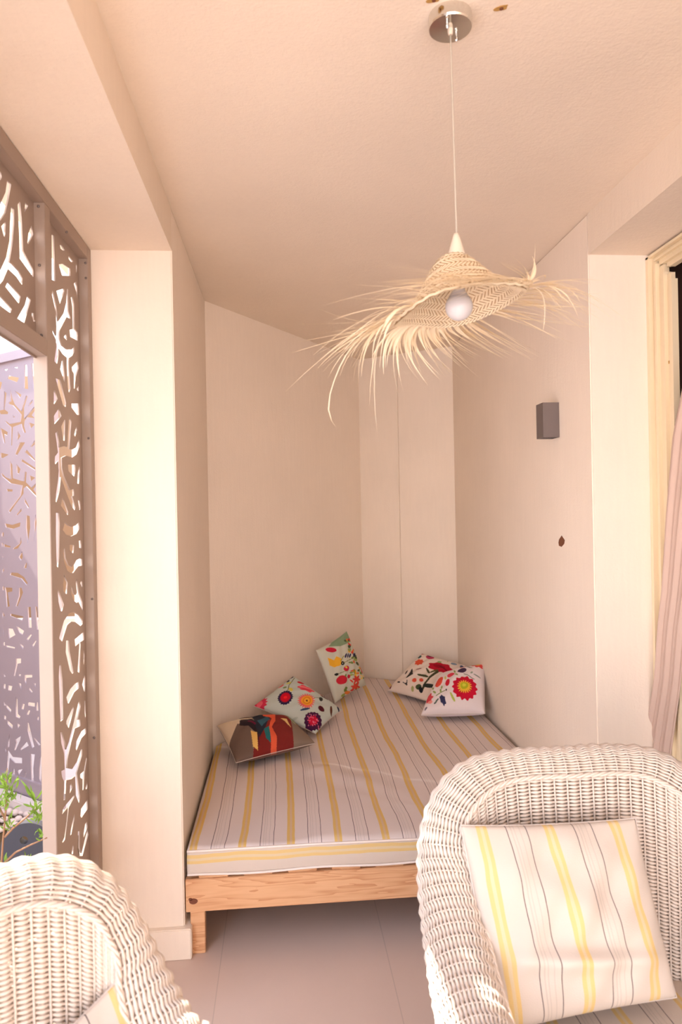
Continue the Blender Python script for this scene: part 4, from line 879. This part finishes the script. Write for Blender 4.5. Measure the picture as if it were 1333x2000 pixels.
for nm, cpx, lab in (('rust_stain', (980, 15), 'rust-stained screw hole in the ceiling right of the lamp canopy'), ('rust_stain', (848, -1), 'rust-stained screw hole in the ceiling at the top edge above the lamp canopy')):
    c = at(cpx, 2, HC); pts = [c+np.array([.013*math.cos(a+.5)*(1+.2*math.sin(3*a)), .010*math.sin(a)*(1+.2*math.cos(2*a+1)), 0]) for a in np.linspace(0, 2*PI, 20, endpoint=False)]
    st_ = blot(nm, pts, (0, 0, -1), M_rust, lab, 'stain')
    bm = bmesh.new(); bmesh.ops.create_cone(bm, segments=12, cap_ends=True, radius1=.004, radius2=.004, depth=.003, matrix=Matrix.Translation((c[0], c[1], HC-.002))); h = bmo('screw_hole', bm, M_hole, st_)

# ------------------------------------------------------------------ curtain
cb_l = [(1336, 735), (1313, 850), (1300, 1000), (1291, 1150), (1283, 1220), (1276, 1330), (1256, 1450), (1240, 1600), (1215, 1900)]
cb_r = [(1420, 735), (1395, 850), (1370, 1000), (1350, 1150), (1340, 1230), (1329, 1330), (1311, 1460), (1300, 1600), (1280, 1900)]
bm = bmesh.new(); rows = []
ys = np.linspace(0, 1, 40)
for t in ys:
    k = t*(len(cb_l)-1); i = min(int(k), len(cb_l)-2); f = k-i
    l = at(tuple(np.array(cb_l[i])*(1-f)+np.array(cb_l[i+1])*f), 0, 1.300); r = at(tuple(np.array(cb_r[i])*(1-f)+np.array(cb_r[i+1])*f), 0, 1.33)
    l = np.array(l); r = np.array(r); r[2] = l[2]; rows.append((l, r))
# carry the cloth up to the rail and down to the hem
l, r = rows[0]; top_rows = [(l+(np.array([1.35, l[1]-.75, 2.36])-l)*(1-u), r+(np.array([1.37, r[1]-.9, 2.36])-r)*(1-u)) for u in np.linspace(0, 1, 14)[:-1]]
l, r = rows[-1]; bot = [(np.array([l[0], l[1]+.01, l[2]*(1-u)+.03*u]), np.array([r[0], r[1], l[2]*(1-u)+.03*u])) for u in np.linspace(0, 1, 10)[1:]] if rows[-1][0][2] > .05 else []
allr = top_rows+rows+bot; grid = []
for l, r in allr:
    row = []
    for k in range(49):
        u = k/48; p = l*(1-u)+r*u; fold = .004*math.cos(u*2*PI*3.0+.3)+.004*math.sin(u*37); row.append(bm.verts.new((p[0]+fold, p[1], p[2])))
    grid.append(row)
for a, b in zip(grid, grid[1:]):
    for k in range(48): bm.faces.new((a[k], a[k+1], b[k+1], b[k]))
o = tag(bmo('curtain', bm, M_curt, None, True), 'pinkish beige curtain hanging in the doorway on the right', 'curtain'); md = o.modifiers.new('thickness', 'SOLIDIFY'); md.thickness = .0015
